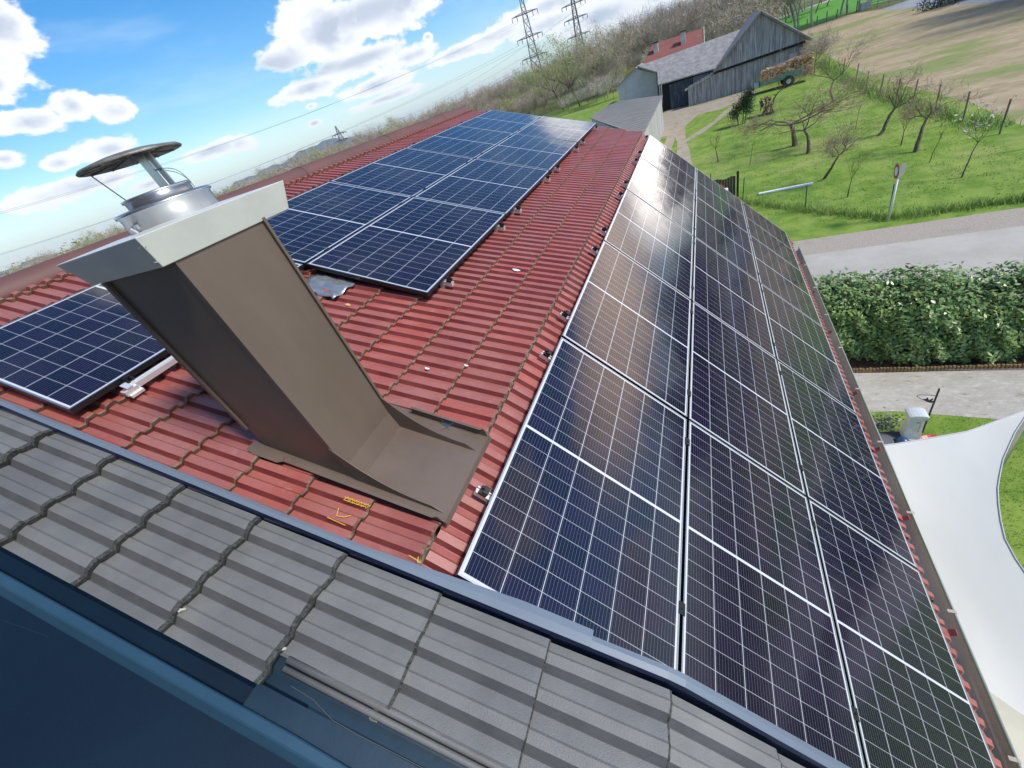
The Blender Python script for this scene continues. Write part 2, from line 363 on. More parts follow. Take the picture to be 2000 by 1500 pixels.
# ---------------------------------------------------------------- tiled roof surfaces
def tile_surface(mb, F, svals, y0, y1, period, phase, prof, step=0.027, lip=0.024, jit=0.0, nseg=1, y0f=None, worn=0.012):
    """courses of profiled tiles; prof = (offset along y, height) pairs over one period, the riser first"""
    ys = []
    k0 = int(math.floor((y0-phase)/period))-1; k1 = int(math.ceil((y1-phase)/period))+1
    for k in range(k0, k1):
        for dy, h, m_ in prof: ys.append((phase+k*period+dy, h, m_))
    for ci in range(len(svals)-1):
        sa, sb = svals[ci], svals[ci+1]
        ya = y0 if y0f is None else y0f(0.5*(sa+sb))
        row = [p for p in ys if ya < p[0] < y1]
        def interp(yq):
            for (a, b) in zip(ys[:-1], ys[1:]):
                if a[0] <= yq <= b[0]: t = (yq-a[0])/(b[0]-a[0]+1e-9); return a[1]+(b[1]-a[1])*t, a[2]
            return 0, 0
        ha, ma = interp(ya); hb, mb_ = interp(y1)
        row = [(ya, ha, ma)]+row+[(y1, hb, mb_)]
        wn_ = worn(sb) if callable(worn) else worn; jf = 1.0 if not callable(worn) else wn_/0.024
        ns = [sa+(sb+0.004-wn_-sa)*i/nseg for i in range(nseg+1)]+[sb+0.004]; nsg = nseg+1
        cj = random.uniform(-1, 1)*jit
        ends = []; jw = 0.0
        for i in range(len(row)):
            jw = 0.6*jw+random.uniform(-jit, jit); ends.append((jw+cj)*jf)
        base = mb.nv; vs = []; n = len(row)
        for si, s in enumerate(ns):
            for i, (y, h, _) in enumerate(row):
                f = (s-sa)/(sb-sa)
                vs.append(F(s+(ends[i] if si == nsg else (0.0 if si < nsg-1 else ends[i]*1.6)), y, h+step*f-(0.003 if si == nsg else 0)))
        for i, (y, h, _) in enumerate(row): vs.append(F(sb+0.004+ends[i]-lip*0.25, y, h+step-lip-0.004+(h*0.0)))
        fs = []; mi = []
        for si in range(nsg+1):
            for i in range(n-1):
                a = si*n+i
                fs.append((a, a+n, a+n+1, a+1)); mi.append(1 if si >= nsg-1 else (2 if row[i][2] else 0))
        mb.v.extend(vs); mb.nv += len(vs)
        for f, q in zip(fs, mi): mb.f.append(tuple(v+base for v in f)); mb.mi.append(q)
RP = 0.1015
redprof = [(0.0, 0.0, 1), (0.016, 0.024, 0), (0.054, 0.026, 0), (0.060, 0.019, 0), (0.068, 0.006, 0), (0.098, 0.0, 0)]
YN, YF = 0.745, 9.72
house = thing('red_tiled_house', 'house with weathered red profiled tile roof that bends into a steep lower slope', 'house', (-3.7, 5.2, GZ))
mb = MB()
sB = [-3.98]+[0.030-0.342*k for k in range(11, -1, -1)]
tile_surface(mb, FB, sB, YN, YF, RP, 0.811, redprof, jit=0.0015)
sA = [0.030+0.345*k for k in range(0, 11)]+[3.86]
tile_surface(mb, FA, sA, YN, YF, RP, 0.811, redprof, jit=0.0015)
roof = mb.build('roof', [M['red'], M['rededge'], M['redshade']], house)
# far slope of the roof, ridge caps, verge board, walls
rx, rz = FB(-4.0, 0, 0)[0], FB(-4.0, 0, 0)[2]
mb = MB()
mb.add([(rx, YN, rz), (rx, YF, rz), (rx-3.6, YF, rz-1.37), (rx-3.6, YN, rz-1.37), (rx-6.3, YF, rz-4.15), (rx-6.3, YN, rz-4.15)], [(0, 1, 2, 3), (3, 2, 4, 5)])
mb.build('roof_back_slope', M['ridge'], house, solid=0.05)
mb = MB()
k = 0; y = YN-0.1
while y < YF:
    L_ = 1.98; y2 = min(y+L_+0.03, YF+0.02)
    rows = []
    for (yy, r) in ((y, 0.160), (y+0.02, 0.162), (y2-0.03, 0.153), (y2, 0.152)):
        rows.append([(rx+0.02+r*1.15*cos(a), yy, rz-0.045+r*0.80*max(sin(a), -.3)**1.0 if sin(a) < .9 else rz-0.045+r*0.80*.9) for a in [rad(v) for v in (-12, 5, 25, 45, 68, 90, 112, 135, 155, 175, 192)]])
    mb.grid(rows); y += L_
mb.build('ridge_cap', M['ridge'], house, smooth=True, solid=0.012)
mb = MB()
for s in (1, -1):
    pass
mb.prism([FB(-4.0, YF, 0.01), FB(0.03, YF, 0.01), FA(4.0, YF, 0.01), FA(4.0, YF, -0.16), (FB(0.03, YF, -0.16)), FB(-4.0, YF, -0.16)], (0, 0.035, 0))
mb.build('verge_board', M['ridge'], house)
mb = MB()
mb.prism([(2.35, YN+0.05, GZ), (2.35, YN+0.05, -2.62), (-0.05, YN+0.05, -0.16), (rx, YN+0.05, rz-0.2), (rx-3.6, YN+0.05, rz-1.6), (rx-5.9, YN+0.05, -2.7), (rx-5.9, YN+0.05, GZ)], (0, YF-YN-0.15, 0))
mb.build('wall', M['plaster'], house)
# gutter along the lower eave
mb = MB(); gc = FA(4.005, 0, -0.050); R_ = 0.100
rows = []
for yy in (YN, 2.2, 4.2, 6.2, 8.2, YF-0.1):
    rows.append([(gc[0]+0.02+R_*cos(a), yy, gc[2]+R_*sin(a)) for a in [rad(v) for v in range(-185, 6, 19)]])
mb.grid(rows)
g = mb.build('gutter', M['gutter'], house, smooth=True, solid=0.006)
mb = MB(); mb.tube([(gc[0]+0.02+R_, YN, gc[2]+0.008), (gc[0]+0.02+R_, YF-0.1, gc[2]+0.008)], 0.011, 8)
mb.build('gutter_rim', M['gutterrim'], g, smooth=True)
for yy in (1.55, 2.45, 3.35, 4.25, 5.15, 6.05, 6.95, 7.85, 8.75):
    mb = MB(); mb.box((gc[0]+R_-0.02, yy-0.012, gc[2]+0.004), (gc[0]+0.02+R_+0.014, yy+0.012, gc[2]+0.018)); mb.build('gutter_bracket', M['gutter'], g)
for yy in (2.199, 3.157, 3.979, 4.868, 6.2, 7.4, 8.5):      # red metal snow hooks by the eave
    mb = MB()
    mb.box((0, -0.022, 0), (0.10, 0.022, 0.004), fn=lambda a, b, c: FA(3.765+a, yy+b, 0.048+c))
    mb.box((0.092, -0.022, 0), (0.10, 0.022, 0.055), fn=lambda a, b, c: FA(3.765+a, yy+b, 0.048+c))
    mb.build('snow_hook', M['red'], house)
# grey lead-like patch under the array and small marks on the tiles
mb = MB(); rows = []
for i in range(9):
    s = -1.96+0.385*i/8
    rows.append([FB(s, 2.30+0.27*j/10+0.02*sin(i*2.1), 0.050+0.010*sin(j*1.25)+0.004*sin(i*1.7+j)) for j in range(11)])
mb.grid(rows); mb.build('metal_patch', M['lead'], house, smooth=True, solid=0.002)

# ---- neighbouring grey roof in the foreground
ghouse = thing('grey_tiled_house', 'adjoining house roof of dark grey worn profiled tiles in the foreground', 'house', (-2.0, -2.0, GZ))
greyprof = [(0.0, 0.0, 1), (0.022, 0.027, 0), (0.056, 0.029, 0), (0.064, 0.020, 0), (0.108, 0.008, 0)]
GPER = 0.1125
def yG0(s): return 0.250 if s < -0.262 else 0.342
def FGh(s, y, h): return FG(s, y, h+0.012)
mb = MB()
sG = [-3.95-0.06]+[0.175-0.4535*k for k in range(9, 0, -1)]+[0.175, 0.63, 1.075, 1.50, 1.93, 2.36, 2.8, 3.25, 3.7]
sG[0] = min(sG[0], sG[1]-0.2)
tile_surface(mb, FGh, sG, 0.25, 0.716, GPER, 0.287, greyprof, step=0.032, lip=0.034, jit=0.005, nseg=3, y0f=yG0, worn=lambda s_: 0.022 if s_ < -0.1 else (0.014 if s_ < .4 else 0.007))
M['greyshade'] = mat('grey_riser_shade', (0.085, 0.088, 0.092), 0.6, var=(0.11, 0.113, 0.116), vscale=6, bump=.2, bscale=200)  # risers coloured darker for the shade on their near-facing sides
groof = mb.build('roof', [M['grey'], M['greyedge'], M['greyshade']], ghouse)
# rolled side edge on the near side of the lower courses
mb = MB()
for off, r, h in ((0.0, 0.012, 0.020), (-0.024, 0.011, 0.006)):
    mb.tube([FGh(s, 0.340+off, h+0.010) for s in (-0.24, 0.2, 0.6, 1.06, 1.10, 1.6, 2.2, 3.6)], r, 8)
mb.build('rolled_edge', M['grey'], ghouse, smooth=True)
# boundary flashing between both roofs: unlit standing side painted darker than the top strip
def yfl(s): return 0.728+0.012*min(max((s+2)/2, 0), 1.6)
ss = [-4.3, -3, -2, -1, 0, 0.5, 1.06, 1.10, 1.6, 2.4, 3.7]
fl = thing('boundary_flashing', 'long navy sheet metal strip dividing the grey roof from the red roof', 'flashing', FG(-1, 0.74, 0.05))
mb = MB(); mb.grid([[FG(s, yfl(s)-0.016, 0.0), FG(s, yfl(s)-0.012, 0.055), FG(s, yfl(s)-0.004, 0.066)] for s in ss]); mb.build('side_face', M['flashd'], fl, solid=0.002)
mb = MB()
wtop = lambda s: 0.028 if s < -0.2 else (0.028+0.040*(s+0.2)/0.9 if s < 0.7 else 0.055)
mb.grid([[FG(s, yfl(s)-0.004, 0.0665), FG(s, yfl(s)+wtop(s)*0.5, 0.068), FG(s, yfl(s)+wtop(s), 0.062)] for s in [-4.3, -3, -2, -1, -0.2, 0.2, 0.5, 0.78]])
mb.grid([[FG(s, yfl(s)-0.004, 0.0645), FG(s, yfl(s)+0.018, 0.067), FG(s, yfl(s)+0.036, 0.060)] for s in [0.70, 0.9, 1.06, 1.10, 1.6, 2.4, 3.7]])
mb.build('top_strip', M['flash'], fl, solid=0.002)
mb = MB()   # hidden upstand towards the lower red slope
mb.grid([[FG(s, yfl(s)+0.02, 0.058), (FG(s, 0, 0)[0], yfl(s)+0.02, FG(s, 0, 0)[2]-0.9)] for s in [0.05, 0.5, 1.06, 1.6, 2.4, 3.7]])
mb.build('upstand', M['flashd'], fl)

# navy sheet metal on the near side of the grey roof
nv = thing('navy_sheet_cladding', 'dark navy sheet metal surface with blue folded edge beside the grey tiles', 'cladding', FG(-0.5, 0.1, 0))
mb = MB()
mb.grid([[FG(s, yy, h) for (yy, h) in ((0.262, -0.012), (0.236, -0.050), (0.186, -0.045))] for s in (-4.2, -3, -2, -1, -0.5, -0.105)])
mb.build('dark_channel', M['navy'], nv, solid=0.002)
mb = MB()
fold = [(0.190, -0.040), (0.187, 0.003), (0.183, 0.007), (0.158, 0.009), (0.152, 0.006), (0.130, -0.018), (0.128, -0.022)]
SS = [-4.2, -3, -2, -1, -0.5, -0.1, 0.2, 0.6, 1.06, 1.10, 1.6, 3.0]
def foldw(s): return 1.0 if s < 0.0 else max(1.0-1.1*s, 0.25)
mb.grid([[FG(s, 0.128+(yy-0.128)*(0.5+0.5*foldw(s)), h*foldw(s)-0.012*(1-foldw(s))) for (yy, h) in fold] for s in SS])
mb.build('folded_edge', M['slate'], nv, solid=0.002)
mb = MB()
mb.grid([[FG(s, yy, h) for (yy, h) in ((0.132, -0.0225), (0.10, -0.024), (-0.3, -0.03), (-1.3, -0.06))] for s in SS])
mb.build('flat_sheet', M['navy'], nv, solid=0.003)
mb = MB()
mb.grid([[FG(s, yy, h) for (yy, h) in ((0.40, -0.02), (0.30, -0.022), (0.262, -0.016), (0.255, -0.023), (0.150, -0.0235))] for s in (-0.32, -0.1, 0.2, 0.6, 1.06, 1.10, 1.6, 3.0)])
mb.build('lower_flashing', mat('dark_slate_sheet', (0.012, 0.028, 0.048), 0.35, var=(0.02, 0.042, 0.066), vscale=2.5, bump=.1, bscale=9, spec=.5), nv, solid=0.002)
mb = MB()
mb.tube([FG(s, y_, -0.012+h) for s, y_, h in ((-0.20, 0.285, 0), (-0.10, 0.280, 0.002), (0.0, 0.258, 0.006), (0.1, 0.256, 0.004), (0.6, 0.262, 0.004), (1.06, 0.262, 0.004))], 0.0010, 6)
mb.build('cut_edge', M['frame'], nv)
mb = MB(); mb.tube([FG(-1.9, .02, -.0205), FG(-1.5, .065, -.0212), FG(-1.15, .10, -.0222)], .0004, 4); mb.build('scratch', M['slate'], nv)
# walls under the grey roof
mb = MB()
mb.prism([(2.5, -6, GZ), (2.5, -6, -2.2), (0.95, -6, -0.62), (rx, -6, rz-0.35), (rx-3.6, -6, rz-1.8), (rx-3.6, -6, GZ)], (0, 6.68, 0))
mb.build('wall', M['plaster'], ghouse)
M['timber'] = mat('sky_blocker_timber', (0.09, 0.065, 0.05), 0.8, var=(0.12, 0.09, 0.07), vscale=4)
mb = MB(); mb.prism([(gx0-5.0, -1.35, 1.0), (gx0+0.7, -1.35, -1.0), (gx0+0.7, -1.35, 3.6), (gx0-2.3, -1.35, 4.9), (gx0-5.0, -1.35, 3.6)], (0, -3, 0))  # added wall behind the camera, blocks sky to darken near-facing sides
mb.build('sky_blocker_wall', M['timber'], ghouse)

# broken tile pieces
def shard(name, s, y, h, sc, label, F=FGh, m='chip', seed=0, group=None):
    r = random.Random(seed); mb = MB()
    poly = [(-1, -.3), (-.6, .25), (.1, .35), (.9, .8), (1.0, .45), (.35, .05), (.2, -.35), (-.5, -.55)]
    mb.prism([F(s+a*sc*(1+.2*r.random()), y+b*sc, h) for a, b in poly], (0.0, 0.0, sc*0.25))
    o = mb.build(name, M[m], None, loc=F(s, y, h)); tag(o, label, 'tile fragment', group)
shard('tile_fragment', -0.725, 0.325, 0.040, 0.017, 'pale broken tile corner on the grey tile course nearer the left edge', seed=1)
shard('tile_fragment', -0.285, 0.352, 0.036, 0.019, 'pale broken tile corner at the step of the grey tiles next to the navy flashing', seed=2)
o_ = MB(); o_.hull8([FG(0.115, 0.318, -0.016), FG(0.14, 0.318, -0.016), FG(0.14, 0.302, -0.016), FG(0.115, 0.300, -0.016)], [FG(0.112, 0.330, 0.012), FG(0.135, 0.330, 0.014), FG(0.137, 0.306, 0.008), FG(0.114, 0.304, 0.006)])
tag(o_.build('mortar_crumb', M['chip'], None, loc=FG(0.12, 0.31, 0)), 'small grey mortar crumb under the rolled edge of the grey roof', 'crumb')

# ---------------------------------------------------------------- solar panels
HP = 0.130
def make_panel():
    r = thing('solar_panel', 'x', 'solar panel', (0, 0, 0)); del r['_w']
    t = 0.035; w = 0.009
    mb = MB()
    mb.box((0, 0, -t), (w, PL, 0.0016)); mb.box((PW-w, 0, -t), (PW, PL, 0.0016))
    mb.box((w, 0, -t), (PW-w, w, 0.0013)); mb.box((w, PL-w, -t), (PW-w, PL, 0.0013))
    for i in range(0, len(mb.f)):
        pass
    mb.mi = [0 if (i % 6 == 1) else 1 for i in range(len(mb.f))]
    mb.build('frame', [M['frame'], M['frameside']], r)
    mb = MB(); mb.box((w, w, -0.006), (PW-w, PL-w, 0.0)); mb.build('glass', M['glass'], r)
    mb = MB(); mb.box((PW/2-0.05, 0.3, -0.028), (PW/2+0.05, 0.36, -0.0065)); mb.build('junction_box', M['black'], r)
    return r
proto = make_panel(); first = [True]
colA = ['top column', 'middle column', 'column above gutter']
rowA = ['in the row nearest the grey roof', 'second row from the grey roof', 'middle row of five', 'second row from the far gable', 'in the row at the far gable']
rowB = ['second row from the grey roof', 'third row from the grey roof', 'second row from the far gable', 'in the row at the far gable']
def place(F, s, y, a, label, group, tilt=0.0, dz=0.0):
    loc = F(s, y, HP+dz); rot = (tilt, a, 0)
    if first[0]:
        first[0] = False; proto.location = loc; proto.rotation_euler = rot; proto['label'] = label; proto['group'] = group; return proto
    d = dup(proto, loc, rot, label); d['group'] = group; return d
SA0, YA0, SB1, YB0 = 0.1656, 0.8055, -0.8911, 2.5535
for c in range(3):
    for r in range(5):
        place(FA, SA0+c*(PW+GAP), YA0+r*(PL+GAP), RA_+random.uniform(-.002, .002), 'solar panel, steep lower array, %s, %s' % (colA[c], rowA[r]), 'solar panels on the steep lower roof slope', random.uniform(-.002, .002))
for c in range(2):
    for r in range(4):
        place(FB, SB1-PW-(1-c)*(PW+GAP), YB0+r*(PL+GAP), RB_+random.uniform(-.002, .002), 'solar panel, upper array, %s, %s' % (['ridge side column', 'column facing bare tiles'][c], rowB[r]), 'solar panels on the shallow upper roof slope', random.uniform(-.002, .002))
place(FB, SB1-PW-(PW+GAP), YB0-(PL+GAP), RB_, 'solar panel left of the chimney, nearest the grey roof, with bare rail beside it', 'solar panels on the shallow upper roof slope')

# rails run down the slope under the panels, with clamps at the ends and between columns
def rail(F, a, s0, s1, y, gaps, label, group):
    r = thing('mounting_rail', label, 'mounting rail', F(s0, y, 0.06), (0, a, 0), group)
    mb = MB(); L_ = s1-s0; z0 = 0.0
    mb.box((0, -0.018, z0), (L_, 0.018, z0+0.010)); mb.box((0, -0.018, z0+0.012), (L_, -0.012, z0+0.034)); mb.box((0, 0.012, z0+0.012), (L_, 0.018, z0+0.034)); mb.box((0, -0.008, z0+0.012), (L_, 0.008, z0+0.026))
    o = mb.build('rail', M['alu'], None); o.parent = r
    for e, sg in ((0.030, 1), (L_-0.030, -1)):
        mb = MB()
        mb.box((e-0.020, -0.022, 0.036), (e+0.020, -0.006, 0.056)); mb.box((e-0.016, 0.006, 0.036), (e+0.016, 0.020, 0.062)); mb.box((e-0.005, -0.020, 0.036), (e+0.02*sg+0.005, 0.020, 0.074))
        mb.lathe([(0.0, 0.0), (0.006, 0.0), (0.006, 0.008), (0.0, 0.008)], (e, 0.0, 0.074), 8)
        c = mb.build('end_clamp', M['black'], None); c.parent = r
    for gs in gaps:
        e = gs-s0
        mb = MB(); mb.box((e-0.019, -0.030, 0.0725), (e+0.019, 0.030, 0.0765)); mb.lathe([(0.0, 0), (0.006, 0), (0.006, 0.005), (0.0, 0.005)], (e, 0, 0.0765), 8)
        c = mb.build('mid_clamp', M['frameside'], None); c.parent = r
    for hs in (0.10, L_*0.33, L_*0.66, L_-0.10):   # roof hooks
        mb = MB(); mb.box((hs-0.015, -0.015, -0.055), (hs+0.015, 0.015, 0.0)); h_ = mb.build('roof_hook', M['alu'], None); h_.parent = r
ordn = ['first', 'second', 'third', 'fourth', 'fifth', 'sixth', 'seventh', 'eighth', 'ninth', 'tenth']
i = 0
for r in range(5):
    for dy in (0.275 if r else 0.39, 1.505):
        rail(FA, RA_, SA0-0.075, SA0+3*PW+2*GAP+0.05, YA0+r*(PL+GAP)+dy, [SA0+PW+GAP/2, SA0+2*PW+GAP*1.5], 'aluminium rail with black clamps under steep lower array, %s from grey roof' % ordn[i], 'mounting rails of the lower array'); i += 1
i = 0
for r in range(4):
    for dy in (0.275, 1.49):
        rail(FB, RB_, SB1-2*PW-GAP-0.06, SB1+0.080, YB0+r*(PL+GAP)+dy, [SB1-PW-GAP/2], 'aluminium rail with clamps under upper array, %s counting away from chimney' % ordn[i], 'mounting rails of the upper array'); i += 1
rail(FB, RB_, SB1-2*PW-GAP-0.06, SB1-PW-GAP+0.062, YB0-(PL+GAP)+0.275, [], 'short aluminium rail with clamp under the panel left of the chimney', None)
# silver rail lying along the edge of the left panel
r = thing('cross_rail', 'bright double aluminium rail running beside the panel left of the chimney', 'rail', FB(-2.00, 1.05, 0.07), (0, RB_, 0))
mb = MB()
mb.box((0.0, 0, 0), (0.036, 1.35, 0.012)); mb.box((0.0, 0, 0.013), (0.007, 1.35, 0.036)); mb.box((0.029, 0, 0.013), (0.036, 1.35, 0.036)); mb.box((0.013, 0, 0.013), (0.023, 1.35, 0.026))
o = mb.build('rail', M['alu'], None); o.parent = r
mb = MB(); mb.box((-0.03, -0.03, -0.02), (0.06, 0.04, -0.002)); mb.box((-0.01, -0.02, 0.037), (0.05, 0.012, 0.045)); mb.box((0.035, -0.04, -0.002), (0.05, 0.03, 0.03))
o = mb.build('rail_connector', M['alu'], None); o.parent = r

# ---------------------------------------------------------------- chimney
cx0, cx1, cy0, cy1 = -0.93, -0.40, 1.03, 1.39
ch = thing('chimney', 'brown sheet metal clad chimney with galvanised cap standing on the red roof', 'chimney', (-0.66, 1.2, 0.2))
zt = 1.385
def zB(x, h=0.045): return FB(0, 0, h)[2]-tan_b*(x-FB(0, 0, h)[0])
tan_b = math.tan(RB_)
mb = MB()
def vq(p, mi=0): mb.add(p, [(0, 1, 2, 3)], mi)
zk = lambda x: zB(x)+0.11                       # kink line a hand above the apron
vq([(cx1, cy0, zk(cx1)), (cx1, cy1, zk(cx1)), (cx1, cy1, zt), (cx1, cy0, zt)])
vq([(cx0, cy0, zB(cx0)-.05), (cx1, cy0, zB(cx1)-.05), (cx1, cy0, zt), (cx0, cy0, zt)])
vq([(cx0, cy1, zB(cx0)-.05), (cx0, cy0, zB(cx0)-.05), (cx0, cy0, zt), (cx0, cy1, zt)])
vq([(cx1, cy1, zB(cx1)-.05), (cx0, cy1, zB(cx0)-.05), (cx0, cy1, zt), (cx1, cy1, zt)])
vq([(cx1+0.022, cy0, zB(cx1+0.022)), (cx1+0.022, cy1, zB(cx1+0.022)), (cx1, cy1, zk(cx1)), (cx1, cy0, zk(cx1))])
vq([(cx0, cy0, zt), (cx1, cy0, zt), (cx1, cy1, zt), (cx0, cy1, zt)])
mb.build('shaft_cladding', M['brown'], ch)
def seam(x, y, dx, dy, z0, z1, name='standing_seam'):
    mb = MB(); mb.box((min(x, x+dx), min(y, y+dy), z0), (max(x, x+dx), max(y, y+dy), z1)); return mb.build(name, M['brown'], ch)
seam(cx1-0.004, cy1+0.002, 0.018, 0.012, zB(cx1)+0.20, zt-0.002)
seam(cx1-0.028, cy0-0.0035, 0.030, 0.003, zB(cx1)+0.15, zt-0.002)
# back edge seam with rounded foot on the shaded side
mb = MB()
mb.box((cx0-0.012, cy0-0.014, zB(cx0)+0.14), (cx0+0.012, cy0-0.002, zt-0.002))
mb.build('back_seam', M['brown'], ch)
# apron on the tiles
mb = MB(); sX0 = -1.06; sX1 = 0.055
mb.grid([[FB(s, y_, 0.052) for y_ in (0.985, 1.03, 1.2, 1.40, 1.515)] for s in (sX0, -0.6, -0.3, sX1)])
mb.grid([[FB(sX1, y_, 0.052) for y_ in (0.985, 1.515)], [FB(sX1+0.012, y_, 0.026) for y_ in (0.985, 1.515)]])
mb.build('base_apron', M['brown'], ch, solid=0.002)
def flange(yy, lean, smax, hmax):
    """upturned sheet: rises along the shaft corner and sweeps down in a curve along the apron"""
    mb = MB(); rows = []; n = 18
    xe = FB(smax, 0, 0.05)[0]
    for i in range(n+1):
        t = i/n; x_ = cx1-0.004+(xe-cx1)*t; h = hmax*(1-t)**3.0+0.036*min(1, (1-t)*9)
        rows.append([(x_, yy, zB(x_, 0.050)), (x_, yy+lean, zB(x_, 0.050)+h+0.001)])
    mb.grid(rows); return mb.build('side_flange', M['brown'], ch, solid=0.002)
flange(1.028, -0.004, 0.045, 0.20)
flange(1.392, 0.004, 0.040, 0.20)
def strip_flange(yy, s0, s1, hh, lean):
    mb = MB()
    mb.add([FB(s0, yy, 0.050), FB(s1, yy, 0.050), FB(s1-0.03, yy+lean, 0.050+hh), FB(s0, yy+lean, 0.050+hh)], [(0, 1, 2, 3)])
    mb.add([FB(s0, yy+lean, 0.050+hh), FB(s1-0.03, yy+lean, 0.050+hh), FB(s1-0.05, yy+lean-0.010, 0.046+hh), FB(s0, yy+lean-0.010, 0.046+hh)], [(0, 1, 2, 3)])
    mb.build('edge_flange', M['brown'], ch, solid=0.002)
strip_flange(0.985, -0.66, 0.050, 0.045, -0.006)
strip_flange(1.50, -0.42, 0.055, 0.055, 0.004)
mb = MB()      # light tongue of sheet behind the shaded corner
pts = [(0, 0), (0.17, -0.005), (0.215, -0.022), (0.225, -0.045), (0.20, -0.060), (0.05, -0.062), (0, -0.05)]
mb.prism([FB(-1.075+a, cy0-0.004+b, 0.056) for a, b in pts], FB(0, 0, 0.004))
mb.build('foot_tongue', M['brown'], ch)
# galvanised cap, flared slightly upwards
cap = None
mb = MB()
bx0, bx1, by0, by1, z0 = -0.925, -0.392, 0.985, 1.530, 1.372
tx0, tx1, ty0, ty1, z1 = -0.985, -0.366, 0.965, 1.560, 1.474
B4 = [(bx0, by0, z0), (bx1, by0, z0), (bx1, by1, z0), (bx0, by1, z0)]; T4 = [(tx0, ty0, z1), (tx1, ty0, z1), (tx1, ty1, z1), (tx0, ty1, z1)]
mid = (-0.68, 1.26, z1+0.012)
mb.add(B4+T4+[mid], [(0, 3, 2, 1), (0, 1, 5, 4), (1, 2, 6, 5), (2, 3, 7, 6), (3, 0, 4, 7), (4, 5, 8), (5, 6, 8), (6, 7, 8), (7, 4, 8)])
cap = mb.build('cap', M['galv'], ch, bevel=0.002)
mb = MB()
for zz in (z0+0.02, z1-0.03):
    mb.tube([(bx1-0.006, by0-0.004+0.018*(z0-zz)/(z1-z0), zz), (bx1+0.02, by0-0.008, zz-0.002)], 0.0025, 5)

mb.build('rivet_seam', M['chip'], cap)
# flue collars, rain plate
fc = (-0.665, 1.27)
mb = MB()
mb.lathe([(0.158, 1.47), (0.158, 1.532), (0.166, 1.535), (0.168, 1.543), (0.160, 1.548), (0.118, 1.552)], (*fc, 0), 40)
cl1 = mb.build('flue_collar', M['steel'], ch, smooth=True)
mb = MB(); mb.lathe([(0.112, 1.548), (0.112, 1.572), (0.118, 1.574), (0.118, 1.582), (0.108, 1.584), (0.100, 1.584), (0.100, 1.53)], (*fc, 0), 40)
mb.build('flue_pipe', M['steel'], ch, smooth=True)
mb = MB(); mb.box((fc[0]+0.02, 1.118, 1.49), (fc[0]+0.045, 1.108, 1.505)); mb.tube([(fc[0]+0.02, 1.113, 1.480), (fc[0]+0.02, 1.100, 1.502)], 0.009, 8); mb.build('collar_bolt', M['steel'], cl1)
pz = 1.700
mb = MB()
mb.lathe([(0.001, pz+0.016), (0.10, pz+0.012), (0.160, pz+0.001), (0.168, pz-0.006), (0.166, pz-0.010), (0.158, pz-0.006), (0.10, pz+0.003), (0.001, pz+0.007)], (*fc, 0), 48)
for k in range(12):
    a = k*pi/6; mb.tube([(fc[0]+0.02*cos(a), fc[1]+0.02*sin(a), pz+0.002), (fc[0]+0.158*cos(a), fc[1]+0.158*sin(a), pz-0.010)], 0.003, 4)
rp = mb.build('rain_plate', M['darksteel'], ch, smooth=True)
for (dx, dy, w_) in ((0.050, 0.010, 0.050), (0.088, 0.022, 0.034)):
    mb = MB(); a0 = (fc[0]+dx, fc[1]+dy, 1.565); a1 = (fc[0]+dx*0.82, fc[1]+dy*0.8, pz+0.002)
    mb.hull8([(a0[0]-w_/2, a0[1]-0.002, a0[2]), (a0[0]+w_/2, a0[1]-0.002, a0[2]), (a0[0]+w_/2, a0[1]+0.002, a0[2]), (a0[0]-w_/2, a0[1]+0.002, a0[2])],
             [(a1[0]-w_/2, a1[1]-0.002, a1[2]), (a1[0]+w_/2, a1[1]-0.002, a1[2]), (a1[0]+w_/2, a1[1]+0.002, a1[2]), (a1[0]-w_/2, a1[1]+0.002, a1[2])])
    mb.build('plate_strut', M['steel'] if w_ > .02 else M['darksteel'], ch, solid=0)
mb = MB(); mb.tube([(fc[0]-0.100, fc[1]-0.055, 1.575), (fc[0]-0.135, fc[1]-0.085, pz-0.006)], 0.0022, 6); mb.tube([(fc[0]-0.100, fc[1]-0.055, 1.560), (fc[0]-0.100, fc[1]-0.055, 1.585)], 0.004, 6)
mb.build('tension_rod', M['steel'], ch)
mb = MB(); c0 = Vector((fc[0]+0.075, fc[1]+0.0, 1.640)); c3 = Vector((fc[0]+0.10, fc[1]+0.075, 1.553))
for sgn in (0, 1):
    mb.tube([c0.lerp(c3, t)+Vector((0.01, 0.02, 0.012+0.012*sgn))*sin(pi*t) for t in [i/10 for i in range(11)]], 0.0013, 5)
mb.build('wire_loop', M['darksteel'], ch)

# chalk marks, leaf, twine on the tiles
def chalk(strokes, label):
    mb = MB()
    for st in strokes: mb.tube([FB(s, y_, 0.062-0.012*0) for s, y_ in st], 0.0016, 4)
    o = mb.build('chalk_mark', M['yellow'], None, loc=FB(strokes[0][0][0], strokes[0][0][1], 0.05)); tag(o, label, 'chalk mark')
zz = [(-0.435+0.012*i, 0.918+(0.016 if i % 2 else -0.004)) for i in range(12)]
chalk([zz, [(-0.44, 0.928), (-0.31, 0.932)], [(-0.43, 0.915), (-0.32, 0.92)]], 'yellow scribbled chalk patch on a red tile just below the chimney flashing')
chalk([[(-0.43, 0.872), (-0.415, 0.838), (-0.38, 0.845), (-0.355, 0.862)], [(-0.45, 0.818), (-0.35, 0.815)]], 'yellow chalk tick and line on a red tile near the boundary flashing')
chalk([[(-0.02, 0.80), (0.045, 0.79)], [(0.02, 0.808), (0.03, 0.785)]], 'small yellow chalk stroke beside the corner of the nearest lower panel')
mb = MB(); mb.prism([FB(-1.434+a, 2.268+b, 0.05) for a, b in ((-.02, 0), (0, .016), (.026, .008), (.02, -.008), (0, -.012))], (0, 0, .006))
